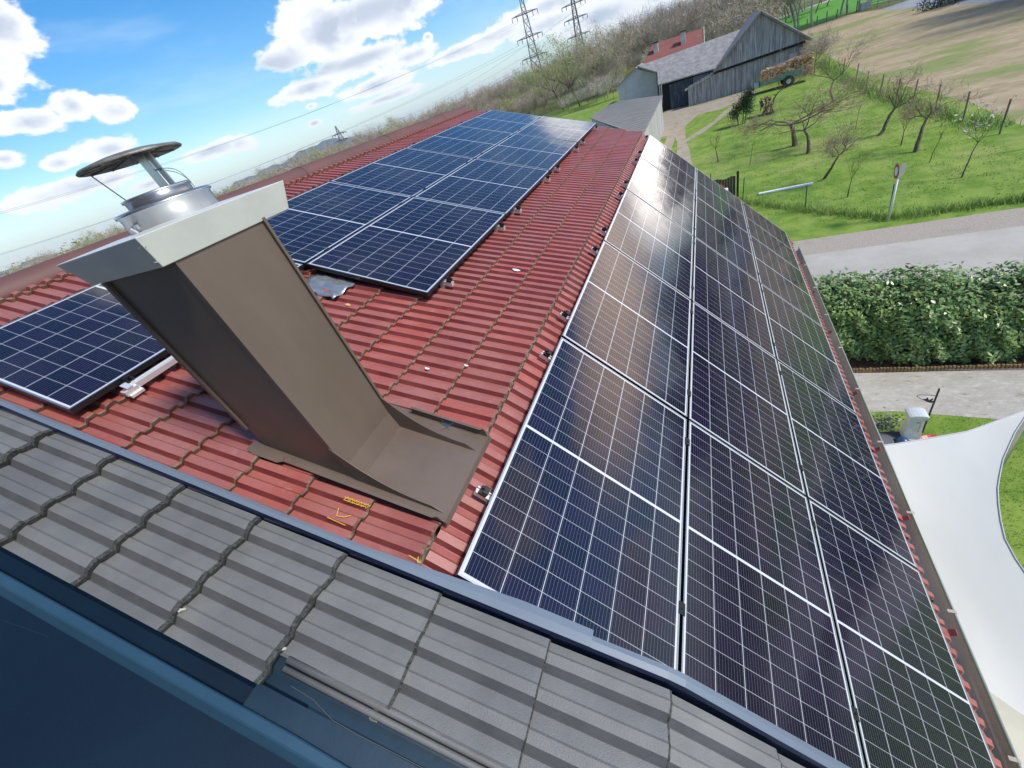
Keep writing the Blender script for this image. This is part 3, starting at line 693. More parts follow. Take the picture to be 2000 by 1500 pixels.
tag(mb.build('dry_leaf', mat('dry_leaf', (0.62, 0.38, 0.14), 0.8), None, loc=FB(-1.434, 2.268, .05)), 'curled yellow dry leaf on the red tiles near the upper array', 'leaf')
mb = MB()
for k in range(14):
    a = random.uniform(0, 6.28); l = random.uniform(.02, .045)
    mb.tube([FB(-0.19, 1.485, 0.055), FB(-0.19+0.5*l*cos(a), 1.485+0.5*l*sin(a), 0.075), FB(-0.19+l*cos(a), 1.485+l*sin(a), 0.062+random.uniform(0, .03))], 0.0012, 3)
tag(mb.build('twine_scrap', mat('blue_twine', (0.08, 0.20, 0.32), 0.9), None, loc=FB(-0.19, 1.485, .05)), 'frayed blue twine scrap on the red tiles beside the chimney apron', 'twine')
for (s, y_, sc, lb) in ((-0.42, 3.3, .022, 'white feather scrap lying on the red tiles midway along the upper array'), (-0.52, 1.86, .010, 'small white bird dropping nearer the chimney on the red tiles'), (-0.30, 1.98, .009, 'small white bird dropping nearer the steep slope on the red tiles')):
    mb = MB(); mb.prism([FB(s+sc*cos(a)*(1.6+.5*sin(3*a)), y_+sc*sin(a)*.8, 0.056) for a in [k*pi/5 for k in range(10)]], (0, 0, 0.002))
    tag(mb.build('white_speck', M['white'], None, loc=FB(s, y_, .05)), lb, 'speck')

# ================================================================ surroundings
def sheet(name, poly, dz, m, kind='structure'):
    mb = MB(); mb.add([(p[0], p[1], GZ+dz) for p in poly], [tuple(range(len(poly)))])
    o = mb.build(name, m); return tag(o, kind=kind)
def gmat(name, col, var, vs, extra, bump=0.6, bs=6.0, rough=0.95, stretch=(1, 1, 1), vlo=.35, vhi=.65):
    return mat(name, col, rough, var=var, vscale=vs, extra=extra, bump=bump, bscale=bs, stretch=stretch, spec=0.15, vlo=vlo, vhi=vhi)
M['land'] = gmat('farmland', (0.10, 0.13, 0.035), (0.15, 0.15, 0.06), 0.02, [((0.20, 0.17, 0.10), 0.008, 0.5, 0.6, 0.8), ((0.06, 0.14, 0.03), 0.012, 0.55, 0.62, 0.8)])
M['lawn'] = gmat('meadow_grass', (0.130, 0.225, 0.030), (0.225, 0.310, 0.058), 1.4, [((0.34, 0.33, 0.13), 0.22, 0.48, 0.70, 0.6), ((0.06, 0.16, 0.022), 2.6, 0.58, 0.75, 0.65), ((0.32, 0.30, 0.14), 9.0, 0.66, 0.8, 0.5)], bump=1.0, bs=9.0)
M['dry'] = gmat('dry_meadow', (0.42, 0.325, 0.205), (0.33, 0.255, 0.150), 0.5, [((0.52, 0.42, 0.27), 1.6, 0.5, 0.72, 0.7), ((0.19, 0.25, 0.07), 0.09, 0.50, 0.64, 0.8), ((0.17, 0.15, 0.07), .9, .58, .72, .5), ((0.20, 0.15, 0.09), 3.0, 0.6, 0.8, 0.6)], bump=1.0, bs=5.0, stretch=(.8, 1.3, 1))
M['green'] = gmat('young_crop', (0.085, 0.27, 0.035), (0.11, 0.31, 0.05), 0.15, [], bump=0.2)
M['asph'] = gmat('pale_asphalt', (0.42, 0.39, 0.34), (0.48, 0.45, 0.395), .8, [((0.36, 0.335, 0.29), .25, .5, .6, .6), ((0.30, 0.28, 0.25), 18.0, 0.55, 0.8, 0.6)], bump=0.3, bs=60, rough=0.9)
M['gravel'] = gmat('gravel', (0.46, 0.39, 0.32), (0.35, 0.30, 0.25), 22.0, [((0.50, 0.46, 0.40), 60.0, 0.55, 0.7, 0.8), ((0.25, 0.24, 0.15), 0.8, 0.55, 0.7, 0.5)], bump=1.0, bs=40)
M['sand'] = gmat('sandy_yard', (0.46, 0.43, 0.38), (0.40, 0.37, 0.32), 2.5, [((0.22, 0.20, 0.15), 5.5, 0.60, 0.70, 0.75), ((0.56, 0.54, 0.50), 9.0, 0.5, 0.7, 0.7)], bump=0.8, bs=14, stretch=(0.7, 1.6, 1))
M['dirt'] = gmat('dirt_track', (0.40, 0.33, 0.25), (0.33, 0.28, 0.21), 2.0, [((0.16, 0.19, 0.06), 1.1, 0.55, 0.7, 0.7)], bump=0.6, bs=12)
M['yard'] = gmat('grey_yard', (0.30, 0.31, 0.34), (0.25, 0.26, 0.29), 0.3, [], bump=0.2)
M['patio'] = gmat('cream_paving', (0.60, 0.57, 0.46), (0.54, 0.51, 0.42), 1.2, [], bump=0.2, rough=0.7)
M['soil'] = gmat('bark_mulch', (0.10, 0.05, 0.035), (0.16, 0.09, 0.06), 12, [], bump=1.0, bs=40)

# ground: one sheet to the horizon
mb = MB(); R0 = [0, 40, 120, 300, 800, 2500, 9000]
mb.add([(-9000, -6000, GZ), (9000, -6000, GZ), (9000, 12000, GZ), (-9000, 12000, GZ)], [(0, 1, 2, 3)])
tag(mb.build('ground', M['land']), kind='structure')
sheet('lawn', [(-60, 17.2), (60, 17.2), (60, 24), (24, 60), (16, 112), (-60, 112)], .004, M['lawn'])
sheet('dry_meadow', [gp(2010, 252)[:2], (60, 23), (60, 66), (28.6, 66), (28.8, 99), (25.7, 115), (14.6, 111), gp(1588, 92)[:2], gp(1640, 122)[:2], gp(1700, 148)[:2], gp(1760, 166)[:2], gp(1830, 183)[:2], gp(1900, 203)[:2]], .006, M['dry'])
sheet('crop_field', [(13, 111.5), (25.7, 116.5), (60, 122), (60, 192), (14, 184)], .008, M['green'])
sheet('far_road', [(-10, 186), (14, 185), (60, 194), (60, 204), (14, 194), (-10, 195)], .012, M['asph'])
sheet('yard', [(28.7, 66), (60, 66), (60, 108), (27.6, 103)], .010, M['yard'])
sheet('road', [(-60, 11.3), (60, 11.6), (60, 16.4), (20, 16.3), (9.7, 16.15), (4.3, 15.9), (-60, 15.0)], .016, M['asph'])
sheet('gravel_verge', [(-60, 14.9), (4.3, 15.75), (9.7, 16.0), (60, 16.2), (60, 17.6), (10.1, 17.45), (4.2, 17.2), (-60, 16.6)], .012, M['gravel'])
sheet('sandy_yard', [(0, 8.05), (3.2, 8.0), (4.6, 8.15), (6, 8.0), (7.5, 7.7), (25, 7.4), (25, 9.5), (0, 9.5)], .010, M['sand'])
sheet('garden_lawn', [(0, 3.3), (25, 3.3), (25, 7.55), (7.5, 7.85), (6, 8.15), (4.6, 8.3), (3.2, 8.15), (0, 8.2)], .006, M['lawn'])
sheet('patio', [(0, -8), (12, -8), (12, 3.0), (0, 3.3)], .012, M['patio'])
sheet('mulch_bed', [(2.2, 9.52), (25, 9.52), (25, 11.3), (2.2, 11.3)], .012, M['soil'])
def track(pts, w, dz):
    pts = [Vector((p[0], p[1], 0)) for p in pts]; L_, R_ = [], []
    for i, p in enumerate(pts):
        d = (pts[min(i+1, len(pts)-1)]-pts[max(i-1, 0)]).normalized(); nrm = Vector((-d.y, d.x, 0)); ww = w*(1+0.25*sin(i*2.3))
        L_.append(p+nrm*ww/2); R_.append(p-nrm*ww/2)
    mb = MB(); mb.grid([[(a.x, a.y, GZ+dz), (b.x, b.y, GZ+dz)] for a, b in zip(L_, R_)]); tag(mb.build('dirt_track', M['dirt']), kind='structure')
track([(-1.0, 17), (-1.2, 24), (-1.7, 31), (-1.8, 36), (-1.6, 41), (-1.6, 46)], 0.75, .014)
track([(1.0, 17), (0.6, 22), (0.15, 27), (-.1, 31), (-.35, 36), (-.6, 40), (-1.0, 45), (-1.4, 49)], 0.85, .018)
track([(-.4, 39.5), (.6, 41.2), (2.2, 45), (3.3, 48.5), (5, 52)], 0.7, .016)
sheet('dirt_forecourt', [(-3.2, 44), (-.9, 43.5), (-.3, 47), (.6, 50.6), (2.6, 50.2), (5.8, 53.5), (6.2, 56.6), (-.5, 57.7), (-2.4, 62), (-3.4, 57)], .010, M['dirt'])
sheet('concrete_apron', [gp(1345, 216)[:2], gp(1372, 206)[:2], gp(1470, 172)[:2], gp(1452, 190)[:2], gp(1350, 222)[:2]], .022, M['dirt'])

# ---------------------------------------------------------------- plants
def leafmat(name, c0, c1, rough=0.55, c2=None, trans=0.25):
    m = bpy.data.materials.new(name); m.use_nodes = True; t = NT(m.node_tree); b = m.node_tree.nodes['Principled BSDF']
    g = t.add('ShaderNodeNewGeometry'); f = g.outputs['Random Per Island']
    c = t.mix(f, c0, c1)
    if c2 is not None: c = t.mix(t.ramp(f, 0.90, 0.92), c, c2)
    oi = t.add('ShaderNodeObjectInfo').outputs['Random']; hs = t.add('ShaderNodeHueSaturation'); t.l.new(c, hs.inputs['Color']); t.put(hs.inputs['Value'], t.m('ADD', 0.85, t.m('MULTIPLY', oi, 0.3)))
    t.l.new(hs.outputs[0], b.inputs['Base Color']); b.inputs['Roughness'].default_value = rough
    b.inputs['Specular IOR Level'].default_value = 0.35
    return m
M['twigr'] = leafmat('reddish_twigs', (0.26, 0.16, 0.11), (0.44, 0.30, 0.22), 0.8)
M['bark'] = mat('bark', (0.095, 0.065, 0.045), 0.9, var=(0.19, 0.135, 0.10), vscale=8, bump=0.5)
M['barkp'] = mat('pale_bark', (0.30, 0.26, 0.21), 0.9, var=(0.40, 0.35, 0.30), vscale=6)
M['twig'] = leafmat('fine_twigs', (0.30, 0.235, 0.18), (0.48, 0.40, 0.32), 0.8)
M['lgreen'] = leafmat('spring_leaves', (0.24, 0.32, 0.08), (0.38, 0.44, 0.15))
M['yel'] = leafmat('yellow_green_leaves', (0.30, 0.34, 0.05), (0.40, 0.42, 0.10))
M['blos'] = leafmat('blossom', (0.60, 0.55, 0.50), (0.80, 0.76, 0.72))
M['dgreen'] = leafmat('evergreen_leaves', (0.012, 0.035, 0.010), (0.03, 0.07, 0.018))
M['laurel'] = leafmat('laurel_leaves', (0.105, 0.195, 0.045), (0.30, 0.42, 0.16), 0.28, c2=(0.30, 0.38, 0.08))
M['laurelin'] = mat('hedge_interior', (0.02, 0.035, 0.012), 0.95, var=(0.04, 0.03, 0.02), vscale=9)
M['grass'] = leafmat('grass_blades', (0.17, 0.26, 0.045), (0.32, 0.42, 0.11), 0.6)
M['grassdry'] = leafmat('dry_grass_blades', (0.40, 0.30, 0.19), (0.60, 0.49, 0.34), 0.8)

def branch_tree(r, h, spread, levels=4, n0=5, trunk_h=0.3, trunk_r=0.1, lean=0.0, droop=0.0, up=0.5, crook=0.25, kids=(3, 4), lenf=0.62):
    """returns list of (pts, radii, level) polylines for a tree rooted at the origin"""
    out = []
    def seg(p, d, L_, rad_, lv):
        n = 4 if lv < 2 else 3; pts = [p.copy()]; rs = [rad_]; q = p.copy(); dd = d.copy()
        for i in range(n):
            dd = (dd+Vector((r.gauss(0, 1), r.gauss(0, 1), r.gauss(0, 1)))*crook*0.5+Vector((0, 0, up*0.12 if lv else 0))-Vector((0, 0, droop*0.1*lv))).normalized()
            q = q+dd*L_/n; pts.append(q.copy()); rs.append(rad_*(1-0.55*(i+1)/n))
        out.append((pts, rs, lv))
        if lv >= levels: return
        k = n0 if lv == 0 else r.randint(*kids)
        for j in range(k):
            t = 1.0 if (lv == 0 or j == 0) else r.uniform(0.35, 1.0)
            idx = min(int(t*n), n); b = pts[idx]; az_ = 2*pi*(j+r.random()*0.7)/k; ti = r.uniform(0.45, 1.0)*spread
            side = Vector((cos(az_), sin(az_), 0))
            if lv == 0: nd = (side*ti+Vector((0, 0, up))).normalized()
            else:
                ax = dd.cross(side); nd = (dd*0.9+ (side-dd*side.dot(dd))*ti+Vector((0, 0, up*0.2))).normalized()
            seg(b, nd, L_ * (lenf if lv else (1-trunk_h)/trunk_h*0.42)*r.uniform(0.8, 1.15), max(rs[idx]*0.68, 0.004), lv+1)
    seg(Vector((0, 0, -0.05)), Vector((lean, 0, 1)).normalized(), h*trunk_h, trunk_r, 0)
    return out
def leaf_quads(centers, n, sp, size, flat=0.0, tri=False, asp=0.6):
    c = centers[rng.integers(0, len(centers), n)]+rng.normal(0, 1, (n, 3))*sp
    a = rng.normal(0, 1, (n, 3)); a[:, 2] *= (1-flat); a /= np.linalg.norm(a, axis=1, keepdims=True)
    b = rng.normal(0, 1, (n, 3)); b -= a*(a*b).sum(1, keepdims=True); b /= np.linalg.norm(b, axis=1, keepdims=True)
    s = (size*rng.uniform(0.6, 1.3, (n, 1))); a = a*s; b = b*s*asp
    return np.stack([c-a, c+b*0.8, c+a, c-b*0.8], 1)
def twig_quads(tips, n, L_, w, up=0.3):
    t = tips[rng.integers(0, len(tips), n)]+rng.normal(0, L_*0.5, (n, 3))
    d = rng.normal(0, 1, (n, 3)); d[:, 2] += up; d /= np.linalg.norm(d, axis=1, keepdims=True)
    s = np.cross(d, rng.normal(0, 1, (n, 3))); s /= np.linalg.norm(s, axis=1, keepdims=True)
    l = L_*rng.uniform(0.5, 1.4, (n, 1)); s = s*w
    return np.stack([t-s, t+s, t+d*l+s*0.3, t+d*l-s*0.3], 1)
def make_tree(name, label, cat, loc, seed, h, spread=0.9, levels=4, n0=5, trunk_h=0.3, trunk_r=0.1, barkm='bark', leaves=None, twigs=(1500, .35, .012), group=None, trunk_split=1, **kw):
    r = random.Random(seed); br = branch_tree(r, h, spread, levels, n0, trunk_h, trunk_r, **kw)
    zmax = max(p.z for pts, _, _ in br for p in pts); f = h/zmax
    root = thing(name, label, cat, loc, (0, 0, 0), group); del root['_w']
    mt, mc = MB(), MB(); tips = []
    for pts, rs, lv in br:
        pts = [p*f for p in pts]
        (mt if lv < trunk_split else mc).tube(pts, rs, 6 if lv == 0 else (5 if lv < 3 else 3), cap=False)
        if lv >= levels-1: tips += [tuple(p) for p in pts[1:]]
    mt.build('trunk', M[barkm], None).parent = root
    tips = np.array(tips)
    mats = [M[barkm]]
    c = mc.build('crown', M[barkm], None); c.parent = root
    if twigs and twigs[0] and levels > 3: quads('twigs', twig_quads(tips, *twigs[:4]), M['twig'] if len(twigs) < 5 else M[twigs[4]], c)
    if leaves: 
        n, sp, size, lm = leaves; quads('foliage', leaf_quads(tips, n, sp, size), M[lm], c)
    return root

# laurel hedge
hx0, hx1, hy0, hy1, hz1 = 3.0, 17.0, 9.70, 11.15, -4.52
hedge = thing('laurel_hedge', 'tall dense laurel hedge with glossy green leaves between the road and the sandy yard', 'hedge', ((hx0+hx1)/2, 10.5, GZ))
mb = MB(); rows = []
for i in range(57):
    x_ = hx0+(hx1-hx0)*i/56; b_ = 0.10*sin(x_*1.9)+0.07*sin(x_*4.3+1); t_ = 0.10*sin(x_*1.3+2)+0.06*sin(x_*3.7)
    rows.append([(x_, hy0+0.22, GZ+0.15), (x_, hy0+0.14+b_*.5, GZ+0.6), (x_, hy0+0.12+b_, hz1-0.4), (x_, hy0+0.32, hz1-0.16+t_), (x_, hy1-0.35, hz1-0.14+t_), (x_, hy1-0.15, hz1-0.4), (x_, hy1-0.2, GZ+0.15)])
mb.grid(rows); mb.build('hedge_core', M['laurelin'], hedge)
def laurel(n):
    u = rng.uniform(0, 1, n); x_ = rng.uniform(hx0, hx1, n); w_ = rng.uniform(0, 1, n)
    per = np.where(w_ < 0.60, 0, np.where(w_ < 0.93, 1, 2))
    bump = 0.10*np.sin(x_*1.9)+0.07*np.sin(x_*4.3+1); top = 0.10*np.sin(x_*1.3+2)+0.06*np.sin(x_*3.7)
    cl_ = 0.06*np.sin(x_*9+3*u*5)+0.05*np.sin(x_*17+u*11)
    zf = GZ+0.04+(hz1-0.05-GZ-0.04)*u
    Pp = np.zeros((n, 3)); Pp[:, 0] = x_
    rnd = 0.28*np.clip((u-0.82)/0.18, 0, 1)**2
    Pp[:, 1] = np.where(per == 0, hy0+bump*0.9+cl_+rnd+0.10*(1-u)*(u < .15), np.where(per == 1, hy0+0.15+(hy1-hy0-0.25)*u, hy1-0.02+cl_))
    Pp[:, 2] = np.where(per == 1, hz1+top+cl_*0.8+0.04*np.sin(Pp[:, 1]*8)+np.where(rng.uniform(0, 1, n) < .12, rng.uniform(0, .20, n), 0), zf+top*u)
    Pp += rng.normal(0, 0.035, (n, 3))
    nrm = np.zeros((n, 3)); nrm[:, 1] = np.where(per == 0, -0.65, np.where(per == 1, 0.0, 0.6)); nrm[:, 2] = np.where(per == 1, 1.0, 0.6)
    nrm += rng.normal(0, 0.45, (n, 3)); nrm /= np.linalg.norm(nrm, axis=1, keepdims=True)
    a = rng.normal(0, 1, (n, 3)); a[:, 2] += np.where(per == 1, 0.6, 0.1); a -= nrm*(a*nrm).sum(1, keepdims=True); a /= np.linalg.norm(a, axis=1, keepdims=True)
    b = np.cross(nrm, a); s = rng.uniform(0.033, 0.060, (n, 1))
    return np.stack([Pp-a*s, Pp-a*s*.25+b*s*.42, Pp+a*s*.35+b*s*.38, Pp+a*s*1.05, Pp+a*s*.35-b*s*.38, Pp-a*s*.25-b*s*.42], 1)
V = laurel(44000)
quads('foliage', V-np.array([(hx0+hx1)/2, 10.5, GZ]), M['laurel'], hedge)
# log roll edging in front of the hedge
edg = thing('log_edging', 'low edging of upright half round wooden pegs along the mulch bed', 'edging', (8, 9.46, GZ))
mb = MB(); x_ = 2.4
M['peg'] = mat('peg_wood', (0.30, 0.20, 0.08), 0.85, var=(0.20, 0.13, 0.06), vscale=3, extra=[((0.10, 0.06, 0.03), 14, .5, .7, .6)])
while x_ < 16:
    hh = 0.13+random.uniform(-.012, .012); yy = 9.46+0.03*sin(x_*1.1); mb.tube([(x_, yy, GZ-0.02), (x_+random.uniform(-.008, .008), yy, GZ+hh)], 0.026, 7); x_ += 0.062
mb.build('pegs', M['peg'], edg); mb = MB(); mb.tube([(2.4, 9.435, GZ+.05), (9, 9.45, GZ+.05), (16, 9.44, GZ+.05)], 0.006, 4); mb.build('binding_wire', M['darksteel'], edg)

# grass stuff: tufts along the fence lines and over the orchard
def tufts(name, pts, hgt, n_each, w, m, sp=0.12):
    pts = np.array(pts); n = len(pts)*n_each
    c = np.repeat(pts, n_each, 0)+np.concatenate([rng.normal(0, sp, (n, 2)), np.zeros((n, 1))], 1)
    d = rng.normal(0, 0.45, (n, 3)); d[:, 2] = 1; d /= np.linalg.norm(d, axis=1, keepdims=True)
    L_ = hgt*rng.uniform(0.4, 1.2, (n, 1)); s = rng.normal(0, 1, (n, 3)); s[:, 2] = 0; s /= np.linalg.norm(s, axis=1, keepdims=True); s *= w
    return tag(quads(name, np.stack([c-s, c+s, c+d*L_], 1), M[m]), 'grass', None, None, 'stuff')
def along(pts, step, jit):
    o = []
    for a, b in zip(pts[:-1], pts[1:]):
        L_ = math.dist(a, b); k = max(int(L_/step), 1)
        for i in range(k): t = (i+random.random())/k; o.append((a[0]+(b[0]-a[0])*t+random.gauss(0, jit), a[1]+(b[1]-a[1])*t+random.gauss(0, jit), GZ+.005))
    return o
FENCE = [(1.4, 24.3), (2.75, 22.5), (4.9, 20.1), (7.05, 18.05), (10.4, 18.0), (18, 18.2)]
FBACK = [(12.9, 26.1), (12.4, 28.6), (12.2, 31.2), (12.1, 35), (11.7, 37.4), (11.9, 45), (12.2, 55), (12.5, 62)]
tufts('long_grass', along(FENCE, 0.06, 0.10), 0.34, 16, 0.010, 'grass')['label'] = 'long dark green grass growing along the front wire fence'
tufts('verge_grass', along(FBACK, 0.12, 0.22), 0.5, 14, 0.018, 'grass', .2)['label'] = 'rank green grass growing along the back fence'
lp = [(random.uniform(-3, 12), random.uniform(18.2, 45), GZ+.005) for _ in range(3200)]
lp = [p for p in lp if not (abs(p[0]-0.3) < 1.0 or abs(p[0]+1.5) < .8)]
tufts('orchard_grass', lp, 0.055, 5, 0.016, 'grass', .12)['label'] = 'short bright grass covering the orchard lawn'
gl = [(random.uniform(2.8, 7.5), random.uniform(3.4, 8.0), GZ+.005) for _ in range(2500)]
tufts('garden_grass', gl, 0.035, 6, 0.006, 'grass', .06)['label'] = 'short grass of the garden lawn beside the shade sail'

# orchard trees (bare, gnarled)
OT = [((1553, 285), 2.5, 1.75, .20, .17, 'large gnarled bare fruit tree with wide low branches in the middle of the orchard', 5, 11),
      ((1578, 300), 2.0, 1.3, .32, .11, 'crooked leaning bare fruit tree with pale wrapped foot in front of the large one', 4, 12),
      ((1608, 350), 1.9, 1.3, .42, .07, 'small bare fruit tree with one long sideways branch near the front fence', 4, 23),
      ((1715, 265), 2.4, 1.0, .40, .10, 'slanting bare fruit tree with dark trunk towards the back fence', 4, 14),
      ((1788, 297), 2.2, 0.9, .45, .10, 'bent bare fruit tree with dark trunk to the right in the orchard', 4, 45),
      ((1760, 284), 1.9, 0.6, .30, .035, 'slim young bare tree behind the bent fruit tree', 3, 16),
      ((1403, 317), 1.9, 0.7, .40, .05, 'young bare tree with thin branches left of the orchard near the dirt track', 3, 17),
      ((1464, 323), 1.3, 0.4, .5, .02, 'tiny bare sapling left in the orchard lawn', 2, 18),
      ((1655, 385), 1.9, 0.7, .35, .025, 'thin bare sapling just behind the front fence', 3, 19),
      ((1814, 318), 1.4, 0.3, .5, .02, 'thin upright sapling with stake beside the bent fruit tree', 2, 20),
      ((1670, 252), 1.3, 0.3, .5, .02, 'thin sapling left of the slanting fruit tree', 2, 21),
      ((1510, 200), 3.4, 0.9, .25, .08, 'bare bushy tree in front of the firewood trailer', 4, 24),
      ((1628, 200), 3.2, 0.9, .30, .09, 'bare crooked tree behind the large fruit tree at the back of the orchard', 4, 25)]
for k, ((px, py), h, sp_, th, tr, lb, lv, sd) in enumerate(OT):
    p = gp(px, py); near = lv >= 4
    make_tree('fruit_tree' if near else 'young_tree', lb, 'tree', (p.x, p.y, GZ), sd, h*{11: 1.5, 12: 1.55, 23: 1.2}.get(sd, 1.2 if near else 1.05), sp_, lv, 4 if near else 3, th, tr, 'bark', None, (2200 if lv == 5 else (900 if near else 60), .26 if near else .16, .0055, .7, 'twigr'), 'fruit trees in the orchard', lean={11: .1, 12: .35, 23: -.05, 14: .30, 45: .12}.get(sd, .15 if near else .05), up=.22 if sd == 11 else (.45 if near else .9), crook=.42 if near else .2, trunk_split=1)
p = gp(1878, 347)
make_tree('magnolia', 'young tree with thin trunk and scattered white blossoms beside the front fence', 'tree', (p.x, p.y, GZ), 31, 2.7, .7, 3, 4, .38, .03, 'bark', (70, .05, .055, 'blos'), None, None, up=.9, crook=.2)
# evergreen bush on two stems
p = gp(1448, 243); eb = thing('evergreen_bush', 'dark evergreen bush on bare stems beside the dirt track', 'bush', (p.x, p.y, GZ)); del eb['_w']
mb = MB()
for a in (-.28, .12, .3): mb.tube([(a*.8, 0, 0), (a, .05, .5), (a*1.3, .1, 1.3)], [.05, .04, .03], 5)
mb.build('stem', M['bark'], None).parent = eb
cs = np.array([(-.55, 0, .95), (-.35, .1, 1.35), (-.45, 0, .7), (.1, 0, 1.5), (.2, .1, 1.9), (.45, 0, 1.3), (.45, 0, .9), (.3, .1, 1.6), (.5, .1, 2.1), (0, .1, 1.2), (.55, 0, 1.75)])
quads('foliage', leaf_quads(cs, 5200, .19, .05), M['dgreen'], eb)
# cut brushwood pile
p = gp(1500, 222); bp = thing('brush_pile', 'small reddish heap of cut wood with dark gap beside the bare bushy tree', 'wood pile', (p.x, p.y, GZ)); del bp['_w']
mb = MB()
for k in range(70):
    a = random.uniform(-.5, .5); zz_ = random.uniform(.05, 1.25); mb.tube([(a-.1, -.5+random.uniform(-.1, .1), zz_), (a+random.uniform(-.1, .1), .5, zz_+random.uniform(-.1, .1))], random.uniform(.03, .06), 6)
M['logs'] = mat('split_logs', (0.62, 0.34, 0.16), 0.85, var=(0.28, 0.16, 0.08), vscale=7, extra=[((0.85, 0.66, 0.42), 3.0, .55, .65, .8)])
mb.build('logs', mat('red_brown_wood', (.16, .075, .05), .9, var=(.09, .05, .04), vscale=9), None).parent = bp

# ---------------------------------------------------------------- fences
M['post'] = mat('weathered_post', (0.12, 0.10, 0.08), 0.9, var=(0.2, 0.17, 0.14), vscale=5)
M['gpost'] = mat('green_metal_post', (0.03, 0.07, 0.045), 0.5)
M['mesh'] = mat('wire_mesh', (0.22, 0.27, 0.24), 0.5, metal=0.3)
def fence(name, label, pts, posth, mats_, wires, pr, extra_mesh=True, rusty=None):
    f_ = thing(name, label, 'fence', (pts[0][0], pts[0][1], GZ))
    for i, p in enumerate(pts):
        mb = MB(); lx = random.uniform(-.06, .06); mb.tube([(p[0], p[1], GZ-.05), (p[0]+lx, p[1], GZ+posth*random.uniform(.92, 1.08))], pr, 6); mb.build('fence_post', M[mats_], f_)
    mb = MB()
    for a, b in zip(pts[:-1], pts[1:]):
        for k in range(wires):
            z_ = GZ+.08+(posth-.15)*k/(wires-1); mb.tube([(a[0], a[1], z_), ((a[0]+b[0])/2, (a[1]+b[1])/2, z_-.01), (b[0], b[1], z_)], .0016, 3, cap=False)
        if extra_mesh:
            L_ = math.dist(a, b); n = int(L_/.16)
            for k in range(n): t = k/n; x_, y_ = a[0]+(b[0]-a[0])*t, a[1]+(b[1]-a[1])*t; mb.tube([(x_, y_, GZ+.08), (x_, y_, GZ+posth-.07)], .0013, 3, cap=False)
    mb.build('wire', M['mesh'], f_); return f_
fence('wire_fence', 'low green wire mesh fence with thin posts at the road side of the orchard', FENCE, 1.15, 'gpost', 7, .022)
fence('back_fence', 'thin wire fence with dark posts between the orchard and the dry meadow', [gp(*q)[:2] for q in ((2010, 290), (1952, 262), (1880, 238), (1825, 224), (1782, 202), (1750, 200), (1718, 190), (1690, 180), (1670, 165), (1645, 152), (1618, 138), (1593, 122))], 1.35, 'post', 4, .035, False)
fence('far_fence', 'dark post fence between the dry meadow and the bright green field', [(13+1.6*k, 111+.45*k) for k in range(11)], 1.5, 'post', 3, .09, False)
# sign on a white pole, seen almost edge on
p = gp(1735, 432); sg = thing('road_sign', 'round red and white road sign on a leaning white pole at the orchard corner', 'road sign', (p.x, p.y, GZ)); t_ = yp(1756, 335, p.y+.15)
mb = MB(); mb.tube([(p.x, p.y, GZ), (t_.x, p.y+.15, t_.z+.15)], .035, 10); mb.build('pole', M['white'], sg, smooth=True)
M['signred'] = mat('sign_red', (0.38, 0.03, 0.04), 0.4); M['signback'] = mat('sign_back', (0.40, 0.43, 0.42), 0.4, metal=.6)
c_ = Vector((t_.x, p.y+.15, t_.z+.02)); upv = Vector((0, 0, 1)); vw = Vector((c_.x-CAM.x, c_.y-CAM.y, 0)).normalized(); lf = Vector((-vw.y, vw.x, 0))
def disc_(side, fn, off, r_, th, m_, name, par, k_=24, sq=False):
    mb = MB(); pts = [c_+off+(side*cos(a)+upv*sin(a))*r_ for a in [k*2*pi/k_ for k in range(k_)]]
    mb.prism(pts, fn*th); return mb.build(name, M[m_], par)
s1 = (vw*.96+lf*.28).normalized(); f1n = Vector((-s1.y, s1.x, 0))
disc = disc_(s1, f1n, lf*.06, .24, .012, 'signred', 'sign_disc', sg); disc_(s1, f1n, lf*.06+f1n*.0125, .14, .003, 'white', 'white_centre', disc)
s2 = (vw*.92-lf*.40).normalized(); f2n = Vector((-s2.y, s2.x, 0)); disc_(s2, f2n, -lf*.07, .24, .012, 'signback', 'sign_back', sg)
# white plank, brown gate panel with post, garden barrel
a_, b_ = gp(1482, 382), gp(1588, 362)
mb = MB(); dv = Vector((b_.x-a_.x, b_.y-a_.y, 0)).normalized(); nv_ = Vector((-dv.y, dv.x, 0))
mb.hull8([(a_.x, a_.y, GZ+.02), (b_.x, b_.y, GZ+.02), (b_.x+nv_.x*.16, b_.y+nv_.y*.16, GZ+.02), (a_.x+nv_.x*.16, a_.y+nv_.y*.16, GZ+.02)], [(a_.x, a_.y, GZ+.09), (b_.x, b_.y, GZ+.12), (b_.x+nv_.x*.16, b_.y+nv_.y*.16, GZ+.12), (a_.x+nv_.x*.16, a_.y+nv_.y*.16, GZ+.09)])
tag(mb.build('plank', M['white'], None, bevel=.01), 'long white plank lying in the grass behind the front fence', 'plank')
gt = thing('gate_panel', 'dark brown wooden gate panel with wavy top and tall square post', 'gate', (2.6, 23.5, GZ))
M['gate'] = mat('dark_brown_wood', (0.045, 0.025, 0.018), 0.7, var=(0.07, 0.04, 0.03), vscale=6)
mb = MB(); x_ = 1.0
while x_ < 2.5:
    hh = 1.02+.04*sin(x_*9)-.12*(2.5-x_)*.2; mb.box((x_, 23.50, GZ+.05), (x_+.115, 23.525, GZ+hh)); x_ += .125
mb.build('boards', M['gate'], gt)
mb = MB(); mb.box((2.54, 23.44, GZ), (2.64, 23.56, GZ+1.24)); mb.build('post', M['black'], gt, bevel=.006)
gb = thing('garden_machine', 'small red and white garden machine half hidden before the brown gate panel', 'garden machine', (2.0, 23.2, GZ))
